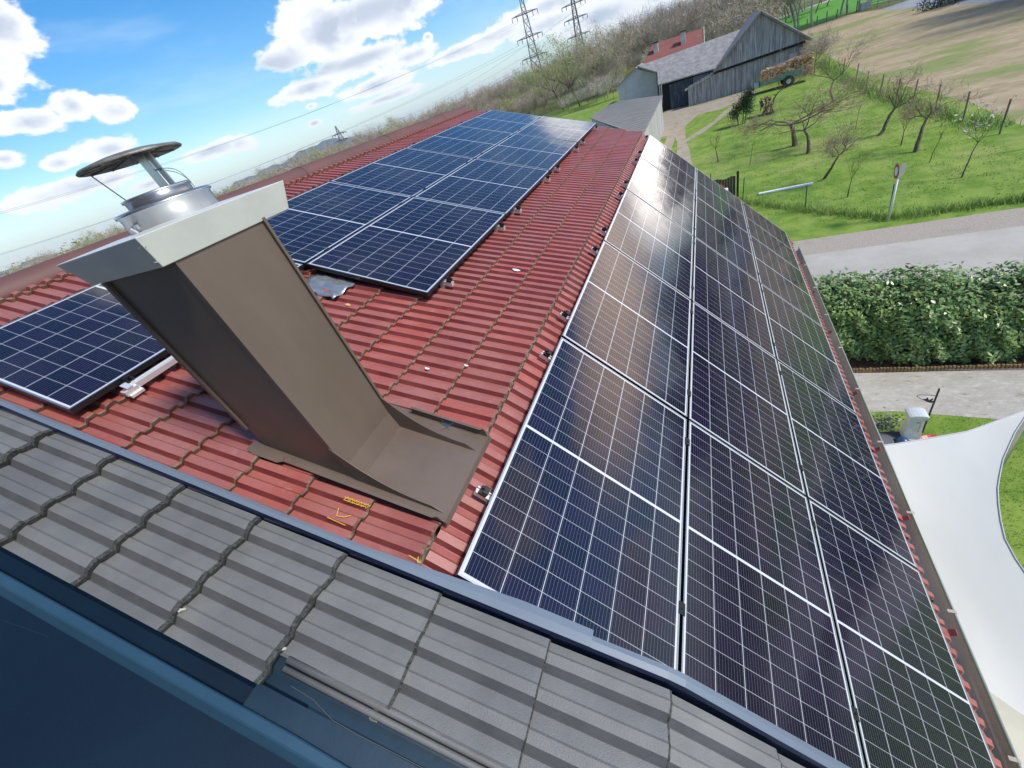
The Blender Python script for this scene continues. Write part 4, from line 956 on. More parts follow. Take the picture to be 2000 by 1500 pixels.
mb = MB(); mb.box((1.80, 23.0, GZ+.25), (2.15, 23.3, GZ+.62)); mb.build('housing', M['white'], gb, bevel=.05)
mb = MB(); mb.tube([(1.85, 23.1, GZ+.6), (1.83, 23.1, GZ+.90)], .04, 8); mb.tube([(1.83, 23.1, GZ+.86), (2.0, 23.1, GZ+.70)], .03, 8); mb.build('handle', M['signred'], gb)
mb = MB(); mb.tube([(1.78, 23.0, GZ+.18), (1.78, 23.3, GZ+.18)], .18, 14); mb.tube([(2.16, 23.0, GZ+.18), (2.16, 23.3, GZ+.18)], .18, 14); mb.build('wheels', M['black'], gb)

# ---------------------------------------------------------------- garden things by the gutter
po = thing('stone_pillar', 'slender white stone garden pillar with curved top beside the shade sail', 'pillar', (4.63, 7.42, GZ))
mb = MB()
for (w0, z0_, w1, z1_) in ((.17, 0, .15, .06), (.125, .06, .105, .55), (.105, .55, .15, .66)):
    mb.hull8([(4.63-w0, 7.42-w0*.8, GZ+z0_), (4.63+w0, 7.42-w0*.8, GZ+z0_), (4.63+w0, 7.42+w0*.8, GZ+z0_), (4.63-w0, 7.42+w0*.8, GZ+z0_)], [(4.63-w1, 7.42-w1*.8, GZ+z1_), (4.63+w1, 7.42-w1*.8, GZ+z1_), (4.63+w1, 7.42+w1*.8, GZ+z1_), (4.63-w1, 7.42+w1*.8, GZ+z1_)])
mb.prism([(4.63+.15*cos(a), 7.30, GZ+.66+.055*sin(a)) for a in [k*pi/8 for k in range(9)]], (0, .24, 0))
mb.build('shaft', mat('white_stone', (.62, .64, .66), .8, var=(.52, .54, .56), vscale=5, bump=.2), po)
mb = MB()
for k in range(5): mb.box((4.68, 7.315, GZ+.28+.045*k), (4.70, 7.325, GZ+.31+.045*k))
mb.tube([(4.62, 7.318, GZ+.52), (4.70, 7.316, GZ+.52)], .010, 5)
mb.build('carved_marks', M['gravel'], po)
lh = thing('lantern_hook', 'thin black iron garden hook with curled arm and bird ornament', 'garden hook', (4.88, 7.58, GZ))
mb = MB(); mb.tube([(4.88, 7.58, GZ), (4.90, 7.62, GZ+1.12)], .014, 6); mb.build('pole', M['black'], lh)
mb = MB(); mb.tube([(4.895-.30*sin(t*2.6)*.9, 7.61, GZ+.93+.10*sin(t*2.6+.2)-.13*t*(1.0 if t < .8 else 1)) for t in [i/12 for i in range(13)]], .005, 5); mb.build('curled_arm', M['black'], lh)
mb = MB(); mb.tube([(4.895, 7.61, GZ+.80), (4.84, 7.61, GZ+.80), (4.78, 7.61, GZ+.84), (4.73, 7.61, GZ+.86)], [.012, .022, .028, .006], 7); mb.tube([(4.79, 7.61, GZ+.84), (4.78, 7.61, GZ+.90)], [.022, .01], 6); mb.tube([(4.83, 7.61, GZ+.81), (4.86, 7.61, GZ+.88)], [.018, .008], 6); mb.build('bird_ornament', M['black'], lh)
gq = [gp(1700, 850), gp(1762, 842), gp(1790, 870), gp(1700, 880)]
mb = MB(); rows = []
for i in range(9):
    rows.append([(3.5+1.0*i/8, 7.02+.50*j/6, GZ+.05+.16*sin(pi*i/8)*sin(pi*j/6)+.025*sin(i*1.9+j)) for j in range(7)])
mb.grid(rows); tag(mb.build('ground_cover_sheet', mat('grey_tarp', (.06, .065, .075), .7, var=(.10, .10, .11), vscale=4, bump=.3), None, smooth=True), 'crumpled dark grey tarpaulin on the garden lawn next to the gutter', 'tarpaulin')
tr = thing('red_tray', 'flat red plastic tray lying at the foot of the stone pillar', 'tray', (4.85, 7.15, GZ))
mb = MB(); mb.lathe([(.001, .03), (.19, .03), (.24, .06), (.25, .06), (.25, .05), (.20, .015), (.001, .015)], (4.95, 7.22, GZ), 28); mb.build('tray_body', mat('red_plastic', (.55, .03, .05), .35), tr)
mb = MB(); mb.lathe([(.001, .10), (.05, .10), (.05, .04)], (4.84, 7.22, GZ), 14); mb.build('tray_content', M['white'], tr)
bsn = thing('blue_ball', 'small dark blue ball between the tarpaulin and the red tray', 'ball', (4.5, 7.1, GZ))
mb = MB(); mb.lathe([(.11*sin(a), .11-.11*cos(a)) for a in [k*pi/10 for k in range(11)]], (4.46, 7.20, GZ), 20); mb.build('ball_body', mat('blue_rubber', (.03, .07, .16), .3), bsn, smooth=True)
gpn = gp(1748, 833); gp2 = thing('garden_plant', 'low silvery green perennial plant beside the stone pillar', 'plant', (4.30, 7.66, GZ)); del gp2['_w']
quads('foliage', leaf_quads(np.array([(0, 0, .08), (.15, .05, .10), (-.15, 0, .07), (.05, .15, .1)]), 420, .09, .035), leafmat('silver_leaves', (.20, .27, .16), (.32, .38, .28)), gp2)
gsn = thing('garden_stone', 'rounded pale pink stone on the lawn next to the gutter', 'stone', (4.0, 7.55, GZ))
mb = MB(); mb.lathe([(.10*sin(a)*(1+.1*sin(5*a)), .07-.07*cos(a)) for a in [k*pi/8 for k in range(9)]], (4.10, 7.72, GZ), 12); mb.build('stone_body', mat('pink_stone', (.55, .42, .38), .9), gsn)

# shade sail
e1 = [(2.35, 4.50), (3.2, 4.67), (3.9, 4.86), (4.5, 5.16)]
e2 = [(4.5, 5.16), (4.27, 4.84), (4.06, 4.49), (3.90, 4.15), (3.80, 3.84), (3.73, 3.55), (3.72, 3.24), (3.80, 2.7), (4.02, 2.1), (4.4, 1.45)]
e3 = [(4.4, 1.45), (3.8, 1.62), (3.24, 1.98), (2.35, 2.75)]
def resamp(e, n):
    e = [Vector((p[0], p[1], 0)) for p in e]; L_ = [0]
    for a, b in zip(e[:-1], e[1:]): L_.append(L_[-1]+(b-a).length)
    o = []
    for i in range(n):
        d = L_[-1]*i/(n-1); j = max(k for k in range(len(L_)-1) if L_[k] <= d+1e-9); t = (d-L_[j])/(L_[j+1]-L_[j]); o.append(e[j].lerp(e[j+1], t))
    return o
n = 21; A_, B_, C_ = resamp(e1, n), resamp(e2, n), resamp(e3[::-1], n)
rows = []
for i in range(n):
    v = i/(n-1); row = []
    Lp = Vector((2.35, 4.50, 0)).lerp(Vector((2.35, 2.75, 0)), v); Rp = B_[i]
    for j in range(n):
        u = j/(n-1)
        pt = (A_[j]*(1-v)+C_[j]*v)+(Lp*(1-u)+Rp*u)-((A_[0]*(1-u)+A_[-1]*u)*(1-v)+(C_[0]*(1-u)+C_[-1]*u)*v)
        row.append((pt.x, pt.y, -3.4+.22*u*u*(1-2*v)*(1-2*v)-.10*sin(pi*u)*sin(pi*v)))
    rows.append(row)
ssl = thing('shade_sail', 'taut white shade sail with curved edges stretched from the house wall', 'shade sail', (3.3, 3.5, -3.4))
mb = MB(); mb.grid(rows); mb.build('fabric', mat('white_sailcloth', (.68, .67, .61), .85, var=(.64, .635, .575), vscale=1.2, bump=.25, bscale=2.2, stretch=(1, .35, 1), extra=[((.50, .49, .44), .8, .5, .8, .35)]), ssl, smooth=True)
mb = MB(); mb.tube([(rows[i][-1][0], rows[i][-1][1], rows[i][-1][2]+.004) for i in range(n)], .005, 6); mb.tube([(rows[0][j][0], rows[0][j][1], rows[0][j][2]+.004) for j in range(n)], .008, 6); mb.build('hem', mat('sail_hem', (.55, .55, .56), .8), ssl)
for (x_, y_) in ((4.72, 5.45), (4.62, 1.2)):
    mb = MB(); mb.tube([(x_, y_, GZ), (x_, y_, -3.1)], .035, 10); mb.build('sail_post', M['steel'], ssl)

# ---------------------------------------------------------------- farm buildings
M['oldwood'] = mat('silver_grey_boards', (0.36, 0.345, 0.335), 0.9, var=(0.20, 0.19, 0.185), vscale=3.0, stretch=(2.2, 2.2, .12), extra=[((0.56, 0.55, 0.54), 5.0, .5, .7, .8), ((0.24, 0.13, 0.08), 1.1, .58, .75, .5)], vlo=.4, vhi=.6)
M['oldroof'] = mat('old_grey_roof_tiles', (0.21, 0.20, 0.195), 0.9, var=(0.31, 0.295, 0.28), vscale=2.2, bump=.6, bscale=6, extra=[((0.26, 0.25, 0.23), 3.5, .6, .72, .8), ((0.06, 0.06, 0.06), 1.5, .6, .75, .5)])
M['fibro'] = mat('grey_fibre_roof', (0.235, 0.22, 0.20), 0.95, spec=.08, var=(0.31, 0.29, 0.265), vscale=3.5, bump=.3, bscale=10, stretch=(.3, 1.4, 1))
M['darkopen'] = mat('dark_interior_or_shadow', (0.008, 0.008, 0.010), 0.9)
M['doorwood'] = mat('dark_blue_grey_boards', (0.045, 0.055, 0.075), 0.9, var=(0.12, 0.13, 0.15), vscale=3.0, stretch=(2.5, 2.5, .3), vlo=.45, vhi=.7)
M['oldred'] = mat('old_red_roof', (0.27, 0.085, 0.065), 0.85, var=(0.22, 0.075, 0.06), vscale=1.5, stretch=(.3, 1, 2), bump=.2)
M['render'] = mat('grey_render', (0.52, 0.51, 0.49), 0.9, var=(0.44, 0.43, 0.41), vscale=.8, extra=[((0.46, 0.44, 0.38), 1.8, .5, .75, .6)])
def boards(mb, x0, x1, y, zf0, zf1, w=.16, t=.03):
    x_ = x0
    while x_ < x1-.01:
        xe = min(x_+w-.006, x1); tt = random.uniform(0, .018)
        mb.hull8([(x_, y-tt-t, zf0(x_)), (xe, y-tt-t, zf0(xe)), (xe, y, zf0(xe)), (x_, y, zf0(x_))], [(x_, y-tt-t, zf1(x_)), (xe, y-tt-t, zf1(xe)), (xe, y, zf1(xe)), (x_, y, zf1(x_))]); x_ += w
BY = 57.8; ax, azz = 6.46, .13; elx, elz = 2.38, -3.47; erx, erz = 10.55, -3.2
barn = thing('timber_barn', 'large weathered grey timber barn with steep gable and lean-to', 'barn', (6.4, 61.8, GZ))
mb = MB(); f1_ = lambda x_: (azz-(ax-x_)*(azz-elz)/(ax-elx)) if x_ < ax else (azz-(x_-ax)*(azz-erz)/(erx-ax))
boards(mb, 2.45, 10.5, BY-.35, lambda x_: -3.55+.03*(x_-2.4), lambda x_: f1_(x_)-.08); mb.build('gable_boards', M['oldwood'], barn)
mb = MB(); boards(mb, -.4, 10.3, BY, lambda x_: GZ, lambda x_: -3.6+.03*(x_-2.4) if x_ > 2.3 else -4.22+(x_+.4)*.25, .19); mb.build('wall_boards', M['oldwood'], barn)
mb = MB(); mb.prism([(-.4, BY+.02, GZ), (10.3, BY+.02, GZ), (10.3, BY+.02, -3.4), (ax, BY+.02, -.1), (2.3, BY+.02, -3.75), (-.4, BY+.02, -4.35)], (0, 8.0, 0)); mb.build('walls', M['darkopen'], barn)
mb = MB()
def slab(mb, a, b, c, d, t=.12):
    n_ = (Vector(b)-Vector(a)).cross(Vector(d)-Vector(a)).normalized()
    if n_.z < 0: n_ = -n_
    A4 = [Vector(q) for q in (a, b, c, d)]; mb.hull8([q-n_*t for q in A4], A4)
slab(mb, (ax, BY-.75, azz+.12), (ax, BY+8.3, azz+.12), (elx-.15, BY+8.3, elz-.05), (elx-.15, BY-.75, elz-.05))
slab(mb, (ax+.002, BY-.75, azz+.125), (ax+.002, BY+8.3, azz+.125), (erx+.3, BY+8.3, erz-.15), (erx+.3, BY-.75, erz-.15))
mb.build('roof', M['oldroof'], barn)
mb = MB(); slab(mb, (elx+.2, BY-.25, -3.72), (elx+.2, BY+5, -3.72), (-.75, BY+5, -4.5), (-.75, BY-.25, -4.5), .08); mb.build('lean_to_roof', M['oldroof'], barn)
mb = MB(); mb.tube([(ax-.02, BY-.80, azz+.14), (elx-.2, BY-.80, elz-.02)], .05, 5); mb.tube([(ax+.02, BY-.80, azz+.14), (erx+.35, BY-.80, erz-.13)], .05, 5); mb.build('barge_board', mat('light_barge_board', (.34, .31, .27), .9, var=(.22, .2, .18), vscale=4), barn)
mb = MB(); mb.hull8([(2.2, BY-.38, -3.78), (10.4, BY-.38, -3.54), (10.4, BY, -3.54), (2.2, BY, -3.78)], [(2.2, BY-.38, -3.60), (10.4, BY-.38, -3.34), (10.4, BY, -3.34), (2.2, BY, -3.60)]); mb.build('eaves_shadow', M['darkopen'], barn)  # dark strip painting the shadow under the projecting gable
mb = MB(); mb.box((9.15, BY-.07, -5.0), (9.85, BY-.025, -4.1)); mb.build('hatch', M['render'], barn)
wing = thing('barn_wing', 'long low farm wing with mottled grey tile roof and dark plank doors', 'farm building', (0, 61, GZ))
q = [Vector((-6.0, 62.0, -.94)), Vector((-3.7, 60.5, -2.1)), Vector((-3.62, 58.9, -3.2)), Vector((2.5, 58.9, -3.38)), Vector((5.6, 64.5, -.88))]
mb = MB(); dn = Vector((0, .0, -.12)); mb.add(q+[p_+dn for p_ in q], [(0, 1, 4), (1, 2, 3, 4), (5, 9, 6), (6, 9, 8, 7), (0, 5, 6, 1), (1, 6, 7, 2), (2, 7, 8, 3), (3, 8, 9, 4), (4, 9, 5, 0)])
slab(mb, (-6.0, 62.0, -.945), (5.6, 64.5, -.885), (4.5, 69, -3.5), (-8, 67, -3.5)); mb.build('roof', M['oldroof'], wing)
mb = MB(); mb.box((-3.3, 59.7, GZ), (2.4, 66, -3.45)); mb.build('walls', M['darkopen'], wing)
mb = MB(); boards(mb, -2.45, .05, 59.55, lambda x_: GZ+.05, lambda x_: -3.62, .2); mb.build('plank_door', M['doorwood'], wing)
mb = MB(); boards(mb, .1, 2.3, 59.6, lambda x_: GZ+.05, lambda x_: -3.62, .2); mb.build('plank_wall', M['oldwood'], wing)
mb = MB(); mb.tube([(-3.5, 59.15, GZ), (-3.5, 59.15, -3.3)], .06, 6); mb.build('post', M['render'], wing)
mb = MB(); mb.tube([tuple(q[0]+Vector((0, -.03, .05))), tuple(q[1]+Vector((0, -.03, .05)))], .07, 5); mb.build('verge_trim', mat('pale_trim', (.42, .38, .33), .8), wing)
wg = thing('rendered_gable_house', 'small building with plain grey rendered gable wall beside the mottled grey roof', 'farm building', (-6.3, 66, GZ))
mb = MB(); mb.prism([(-8.7, 62.2, GZ), (-3.95, 62.2, GZ), (-3.95, 62.2, -2.25), (-6.3, 62.2, -1.08), (-8.7, 62.2, -2.3)], (0, 7, 0)); mb.build('wall', M['render'], wg)
mb = MB(); slab(mb, (-6.3, 62.0, -1.0), (-6.3, 69.4, -1.0), (-8.95, 69.4, -2.36), (-8.95, 62.0, -2.36), .1); slab(mb, (-6.298, 62.0, -.998), (-6.298, 69.4, -.998), (-3.7, 69.4, -2.32), (-3.7, 62.0, -2.32), .1); mb.build('roof', M['oldroof'], wg)
rh = thing('red_roof_farmhouse', 'farmhouse with large faded red roof and two pale chimneys behind the grey roofs', 'house', (-3, 95, GZ))
mb = MB(); mb.box((-8.4, 88.6, GZ), (1.2, 101, -2.9)); mb.build('wall', M['render'], rh)
mb = MB(); slab(mb, (-9.0, 88, -2.95), (1.7, 88, -2.95), (1.4, 95, 0.0), (-6.9, 95, .25), .15); slab(mb, (1.4, 95.004, 0.0), (-6.9, 95.004, .25), (-9, 102, -2.95), (1.7, 102, -2.95), .15); mb.add([(-9.0, 88, -2.96), (-6.9, 95, .24), (-9, 102, -2.96)], [(0, 1, 2)])
rr = mb.build('roof', M['oldred'], rh)
for (px_, py_, w_, h_) in ((1281, 93, .75, 1.3), (1334, 73, .7, 1.5)):
    c_ = yp(px_, py_, 92.5); mb = MB(); mb.box((c_.x-w_/2, 92, c_.z-h_*.75), (c_.x+w_/2, 93, c_.z+h_*.5)); ck = mb.build('chimney', M['render'], rr)
    mb = MB(); mb.box((c_.x-w_*.62, 91.9, c_.z+h_*.5+.003), (c_.x+w_*.62, 93.1, c_.z+h_*.5+.16)); mb.build('chimney_top', M['darkopen'], ck)
mb = MB(); mb.tube([(1.5, 87.9, -2.9), (1.5, 94.9, .05)], .08, 5); mb.build('verge', M['render'], rh)
shed = thing('plank_shed', 'long shed with dull grey ribbed roof and pale board wall beyond the red roof', 'shed', (-6, 42, GZ))
S = [gp(1257, 262, -3.25), gp(1294, 186, -3.25), gp(1206, 190, -4.0), gp(1132, 236, -4.0)]
S = [Vector((-2.35, 29.3, -3.25)), Vector((S[1].x, S[1].y, -3.25)), Vector((S[2].x, S[2].y*.94, -4.0)), Vector((S[3].x*.9, S[3].y, -4.0))]
mb = MB(); slab(mb, S[0], S[1], S[2], S[3], .08)
shr = mb.build('roof', M['fibro'], shed)
mb = MB()
for k in range(1, 26):
    t = k/26; a = S[0].lerp(S[1], t); b = S[3].lerp(S[2], t); mb.tube([a+Vector((0, 0, .003)), b+Vector((0, 0, .003))], .008, 4)
mb.build('sheet_laps', M['fibro'], shr)
wl = mat('pale_board_wall', (.50, .49, .47), .9, var=(.36, .355, .34), vscale=2.5, stretch=(2, 2, .15))
mb = MB(); ins = Vector((-.12, 0, 0)); k = 0; L_ = (S[1]-S[0]).length; n = int(L_/.22)
for k in range(n):
    a = S[0].lerp(S[1], k/n)+ins; b = S[0].lerp(S[1], (k+.96)/n)+ins; o1 = Vector((random.uniform(0, .015), 0, 0))
    mb.hull8([(a.x+o1.x, a.y, GZ), (b.x+o1.x, b.y, GZ), (b.x-.04, b.y, GZ), (a.x-.04, a.y, GZ)], [(a.x+o1.x, a.y, a.z-.06), (b.x+o1.x, b.y, b.z-.06), (b.x-.04, b.y, b.z-.06), (a.x-.04, a.y, a.z-.06)])
mb.build('side_boards', wl, shed)
mb = MB(); mb.hull8([(S[0].x-.2, S[0].y+.1, GZ), (S[1].x-.2, S[1].y-.1, GZ), (S[2].x+.2, S[2].y-.1, GZ), (S[3].x+.2, S[3].y+.1, GZ)], [(S[0].x-.2, S[0].y+.1, -3.4), (S[1].x-.2, S[1].y-.1, -3.4), (S[2].x+.2, S[2].y-.1, -4.15), (S[3].x+.2, S[3].y+.1, -4.15)]); mb.build('walls', wl, shed)

# firewood trailer
trl = thing('firewood_trailer', 'green farm trailer loaded with stacked split firewood beside the barn', 'trailer', (8.2, 53.2, GZ))
M['tgreen'] = mat('faded_green_paint', (0.11, 0.27, 0.19), 0.6, var=(.12, .2, .15), vscale=3)
def tz(x_): return GZ+.62+.05*(x_-6)
xa, xb = 6.15, 9.6
mb = MB(); mb.hull8([(xa, 52.5, tz(xa)), (xb, 52.3, tz(xb)), (xb, 54.1, tz(xb)), (xa, 54.2, tz(xa))], [(xa, 52.5, tz(xa)+.50), (xb, 52.3, tz(xb)+.50), (xb, 54.1, tz(xb)+.5), (xa, 54.2, tz(xa)+.5)]); mb.build('side_boards', M['tgreen'], trl, bevel=.02)
mb = MB()
for (wx, wy) in ((8.5, 52.35), (8.5, 54.0)):
    ring = [(.47*cos(a), .47*sin(a)) for a in [k*pi/10 for k in range(20)]]
    mb.prism([(wx+a, wy-.12, GZ+.47+b) for a, b in ring], (0, .26, 0))
wh = mb.build('wheels', M['black'], trl, bevel=.02)
mb = MB(); mb.prism([(8.5+.2*cos(a), 52.2, GZ+.47+.2*sin(a)) for a in [k*pi/8 for k in range(16)]], (0, .02, 0)); mb.build('rim', M['render'], wh)
mb = MB(); mb.tube([(6.3, 53.3, GZ+.55), (5.2, 53.5, GZ+.40)], .05, 6); mb.tube([(5.5, 53.5, GZ), (5.5, 53.5, GZ+.5)], .04, 6); mb.build('drawbar', M['darksteel'], trl)
mb = MB(); mb.box((5.75, 52.7, GZ+.55), (6.1, 53.4, GZ+1.05)); mb.build('front_box', M['render'], trl, bevel=.02)
fw = thing('firewood_stack', 'heap of split orange brown firewood stacked on the green trailer', 'firewood', (8.2, 53.2, GZ+1.2))
mb = MB()
for k in range(520):
    x_ = random.uniform(6.2, 10.4); h0 = 1.13 if x_ < 9.65 else .55; y_ = 52.4+random.uniform(-.05, .1); top = GZ+1.75+.10*(x_-6)+.12*sin(x_*3); z_ = random.uniform(GZ+h0, top)
    r_ = random.uniform(.045, .085); mb.tube([(x_, y_, z_), (x_+random.uniform(-.12, .12), y_+random.uniform(.5, 1.5), z_+random.uniform(-.05, .05))], r_, 5)
mb.build('logs', M['logs'], fw)
mb = MB(); mb.tube([(6.3, 53.0, GZ+1.82), (10.2, 53.0, GZ+2.22)], .05, 5); mb.build('pole', M['oldwood'], fw)

# ---------------------------------------------------------------- trees beyond
def at(azd, dist, z=GZ): a = rad(azd); return (CAM.x+dist*sin(a), CAM.y+dist*cos(a), z)
protos = {}
def proto_tree(key, name, label, seed, h, **kw):
    o = make_tree(name, label, 'tree', at(90, 400), seed, h, group=kw.pop('group'), **kw); protos[key] = [o, False]; return o
GB = 'trees of the belt beyond the fields'
proto_tree('bare', 'bare_tree', 'tall bare brown tree in the belt of trees beyond the fields', 3, 11, spread=.75, levels=4, n0=5, trunk_h=.3, trunk_r=.14, barkm='barkp', twigs=(2600, 1.0, .022, 1.2), leaves=(420, .5, .09, 'lgreen'), group=GB)
proto_tree('bare2', 'bare_tree', 'broad bare reddish brown tree in the belt of trees beyond the fields', 5, 9, spread=1.0, levels=4, n0=6, trunk_h=.22, trunk_r=.14, barkm='bark', twigs=(3000, .9, .024, .8), leaves=(500, .5, .10, 'lgreen'), group=GB)
proto_tree('lg', 'budding_tree', 'tree with fresh light green foliage in the belt beyond the fields', 8, 11, spread=.8, levels=4, n0=6, trunk_h=.25, trunk_r=.16, twigs=(1500, .8, .02, 1.0), leaves=(3200, .45, .11, 'lgreen'), group=GB)
proto_tree('yl', 'yellow_green_tree', 'rounded yellow green tree in the belt beyond the fields', 9, 7, spread=1.0, levels=4, n0=6, trunk_h=.2, trunk_r=.1, twigs=(600, .6, .02, .8), leaves=(3600, .40, .11, 'yel'), group=GB)
proto_tree('bl', 'blossoming_tree', 'white blossoming wild cherry at the edge of the belt of trees', 21, 5.5, spread=1.0, levels=4, n0=6, trunk_h=.18, trunk_r=.07, twigs=(1200, .5, .015, 1.0), leaves=(1900, .28, .06, 'blos'), group='white blossoming trees near the rendered gable')
nlab = {}
def put(key, azd, dist, sc, label=None):
    o, used = protos[key]; loc = at(azd, dist); rz_ = random.uniform(0, 6.28); s_ = (sc*random.uniform(.9, 1.1), sc*random.uniform(.9, 1.1), sc)
    if not used:
        protos[key][1] = True; o.location = loc; o.rotation_euler = (0, 0, rz_); o.scale = s_
        if label: o['label'] = label
        return o
    return dup(o, loc, (0, 0, rz_), label, s_)
# big green group right of the first pylon
put('lg', -15.6, 112, 1.20, 'tall light green tree leftmost of the green group between the two pylons'); put('lg', -13.6, 106, 1.22, 'tall multi stemmed light green tree in front of the second pylon')
put('lg', -14.6, 125, 1.0); put('lg', -17.0, 120, .75); put('lg', -11.4, 118, 1.05); put('bare', -10.3, 104, 1.12); put('bare', -9.2, 112, 1.22); put('lg', -9.9, 122, 1.05); put('lg', -12.4, 140, 1.0)
for a_, d_, s_ in ((-15.0, 99, .62), (-12.6, 97, .80), (-11.6, 98, .82), (-10.6, 96, .84), (-9.7, 97, .8), (-13.4, 104, .6)): put('bl', a_, d_, s_)
# belt from far left to right
a_ = -76
while a_ < 12:
    d_ = random.uniform(150, 215); tgt = .75 if a_ < -52 else (1.35 if a_ < -20 else 1.45)
    if a_ > 2.5: d_ = random.uniform(150, 230); tgt = 1.6
    h_ = 7.7+d_*math.tan(rad(tgt))*random.uniform(.65, 1.1)
    key = random.choices(['bare', 'bare2', 'lg', 'yl'], [3.2, 3.4, 3.6, 1.2] if a_ < -18 else [4.5, 4, 3, .8])[0]
    base = {'bare': 11, 'bare2': 9, 'lg': 11, 'yl': 7}[key]; h_ *= .8 if key == 'yl' else 1
    put(key, a_, d_, h_/base); a_ += random.uniform(.35, .95)
put('lg', -66.8, 150, .98, 'green leafy tree standing above the ridge left of the chimney'); put('lg', -67.9, 160, .9); put('yl', -41.8, 160, .9); put('yl', -21.5, 150, .95); put('yl', -8.3, 118, .62, 'small bright green bush like tree left of the red roofed farmhouse')
for k in range(46):   # lower scrub in front of the belt
    a_ = random.uniform(-30, 3); put(random.choice(['bare2', 'bare2', 'bare', 'lg']), a_, random.uniform(118, 150), random.uniform(.45, .7))
for k in range(34):
    a_ = random.uniform(-7, 9); put(random.choice(['bare', 'bare2', 'bare']), a_, random.uniform(125, 200), random.uniform(1.0, 1.35))
for (px_, py_, s_) in ((1553, 57, 1.5), (1560, 57, 1.4), (1586, 52, 1.5), (1642, 29, 1.4), (1655, 26, 1.5), (1678, 20, 1.4), (1698, 12, 1.5), (1530, 20, 1.2)):
    p = gp(px_, py_); a_, e_ = azel(px_, py_); put('bare', math.degrees(a_), min(math.dist((p.x, p.y), (CAM.x, CAM.y)), 190), s_)
put('bare2', 3.9, 80, 1.1, 'bare spreading tree standing just behind the barn ridge'); put('lg', 6.6, 120, .7)
a_, e_ = azel(1592, 130); put('bare2', math.degrees(a_), 57, .42, 'bare pollarded bush at the right corner of the barn')
for a__, d__, s__ in ((24, 92, 1.0), (29, 85, 1.2), (33, 88, 1.25), (37, 84, 1.1), (43, 90, 1.2), (50, 88, 1.0)): put('lg', a__, d__, s__, 'green tree standing in a row beyond the dry meadow, right of the view')
proto_tree('eg', 'evergreen_tree', 'large dark evergreen tree in a row beyond the dry meadow, right of the view', 41, 12, spread=1.0, levels=4, n0=6, trunk_h=.2, trunk_r=.2, twigs=(200, .6, .02, .8), leaves=(9000, .6, .16, 'dgreen'), group='dark evergreen trees right of the view')
for a__, d__, s__ in ((27, 74, 1.0), (30.5, 70, 1.15), (34, 76, .85), (38, 70, 1.1), (41.5, 72, .9), (46, 70, 1.15)): put('eg', a__, d__, s__)
# evergreen shrub mass at the yard and dark bush
for (px_, py_, s_, lb) in ((1872, 6, 2.2, 'large dark bush at the edge of the grey yard'),):
    p = gp(px_, py_); b_ = thing('bush', lb, 'bush', (p.x+1, p.y+2, GZ)); del b_['_w']
    quads('foliage', leaf_quads(rng.normal(0, 1, (40, 3))*np.array([1.6, 1.0, .7])+np.array([0, 0, 1.2]), 5000, .4, .12), M['dgreen'], b_)
    mb = MB(); mb.tube([(0, 0, 0), (0, 0, 1.2)], .1, 5); mb.build('stem', M['bark'], None).parent = b_
rl = thing('yard_railing', 'grey steel gate railing with concrete block at the corner of the meadow', 'railing', (*gp(1700, 14)[:2], GZ))
p0, p1 = gp(1692, 17), gp(1762, 4)
mb = MB(); mb.box((p0.x-.9, p0.y-.6, GZ), (p0.x+.5, p0.y+.6, GZ+1.1)); mb.build('concrete_block', M['render'], rl)
mb = MB()
for t in (0, .33, .66, 1): q_ = p0.lerp(p1, t); mb.tube([(q_.x, q_.y, GZ), (q_.x, q_.y, GZ+1.4)], .09, 5)
for h_ in (.4, .75, 1.1, 1.35): mb.tube([(p0.x, p0.y, GZ+h_), (p1.x, p1.y, GZ+h_)], .05, 4)
mb.build('rails', M['signback'], rl)
# dense wood behind: uncountable, one object
def wood_pts(n, a0, a1, d0, d1, zf):
    a = np.radians(rng.uniform(a0, a1, n)); d = rng.uniform(d0, d1, n); e = zf(np.degrees(a), d)
    return np.stack([CAM.x+d*np.sin(a), CAM.y+d*np.cos(a), GZ+e], 1)
def hillh(a, d):      # height of the wooded rise above the plain
    w_ = np.clip((a+38)/34, 0, 1)*np.clip((42-a)/24, 0, 1); return 7.7*0+w_*np.clip((d-260)/620, 0, 1)*(17+5*np.sin(a*.35+1)+3*np.sin(a*.9))
mb = MB(); rows = []
for d in (255, 300, 380, 480, 600, 760, 900, 1200): rows.append([at(a, d, GZ+float(hillh(a, d))*(1 if d < 1000 else .7)+.02) for a in np.arange(-45, 46, 1.5)])
mb.grid(rows); tag(mb.build('hills', gmat('wooded_hill', (.20, .17, .11), (.16, .18, .09), .02, [((.26, .21, .15), .06, .5, .7, .7)], bump=1, bs=.3), smooth=True), kind='structure')
n = 26000; base = wood_pts(n, -80, 45, 225, 900, lambda a, d: hillh(a, d)); hh = rng.uniform(.05, 1, (n, 1))**.7*(7.5+1.8*np.sin(base[:, :1]*.05))
base[:, 2:] += hh; V = leaf_quads(base, 1, 0, 1); c = base
a = rng.normal(0, 1, (n, 3)); a /= np.linalg.norm(a, axis=1, keepdims=True); b = rng.normal(0, 1, (n, 3)); dist = np.linalg.norm(base-np.array(CAM), axis=1, keepdims=True); s = .55+dist*.0016
b /= np.linalg.norm(b, axis=1, keepdims=True); a[:, 2] *= 1.6
V = np.stack([c-a*s, c+b*s*.6, c+a*s, c-b*s*.6], 1)
tag(quads('woodland', V, leafmat('far_wood', (.30, .25, .18), (.34, .36, .17), .9, c2=(.24, .27, .08))), 'dense brown and green wood filling the plain and rise behind the nearer trees', kind='stuff')
n = 15000; base = wood_pts(n, -80, -14, 185, 270, lambda a, d: a*0)
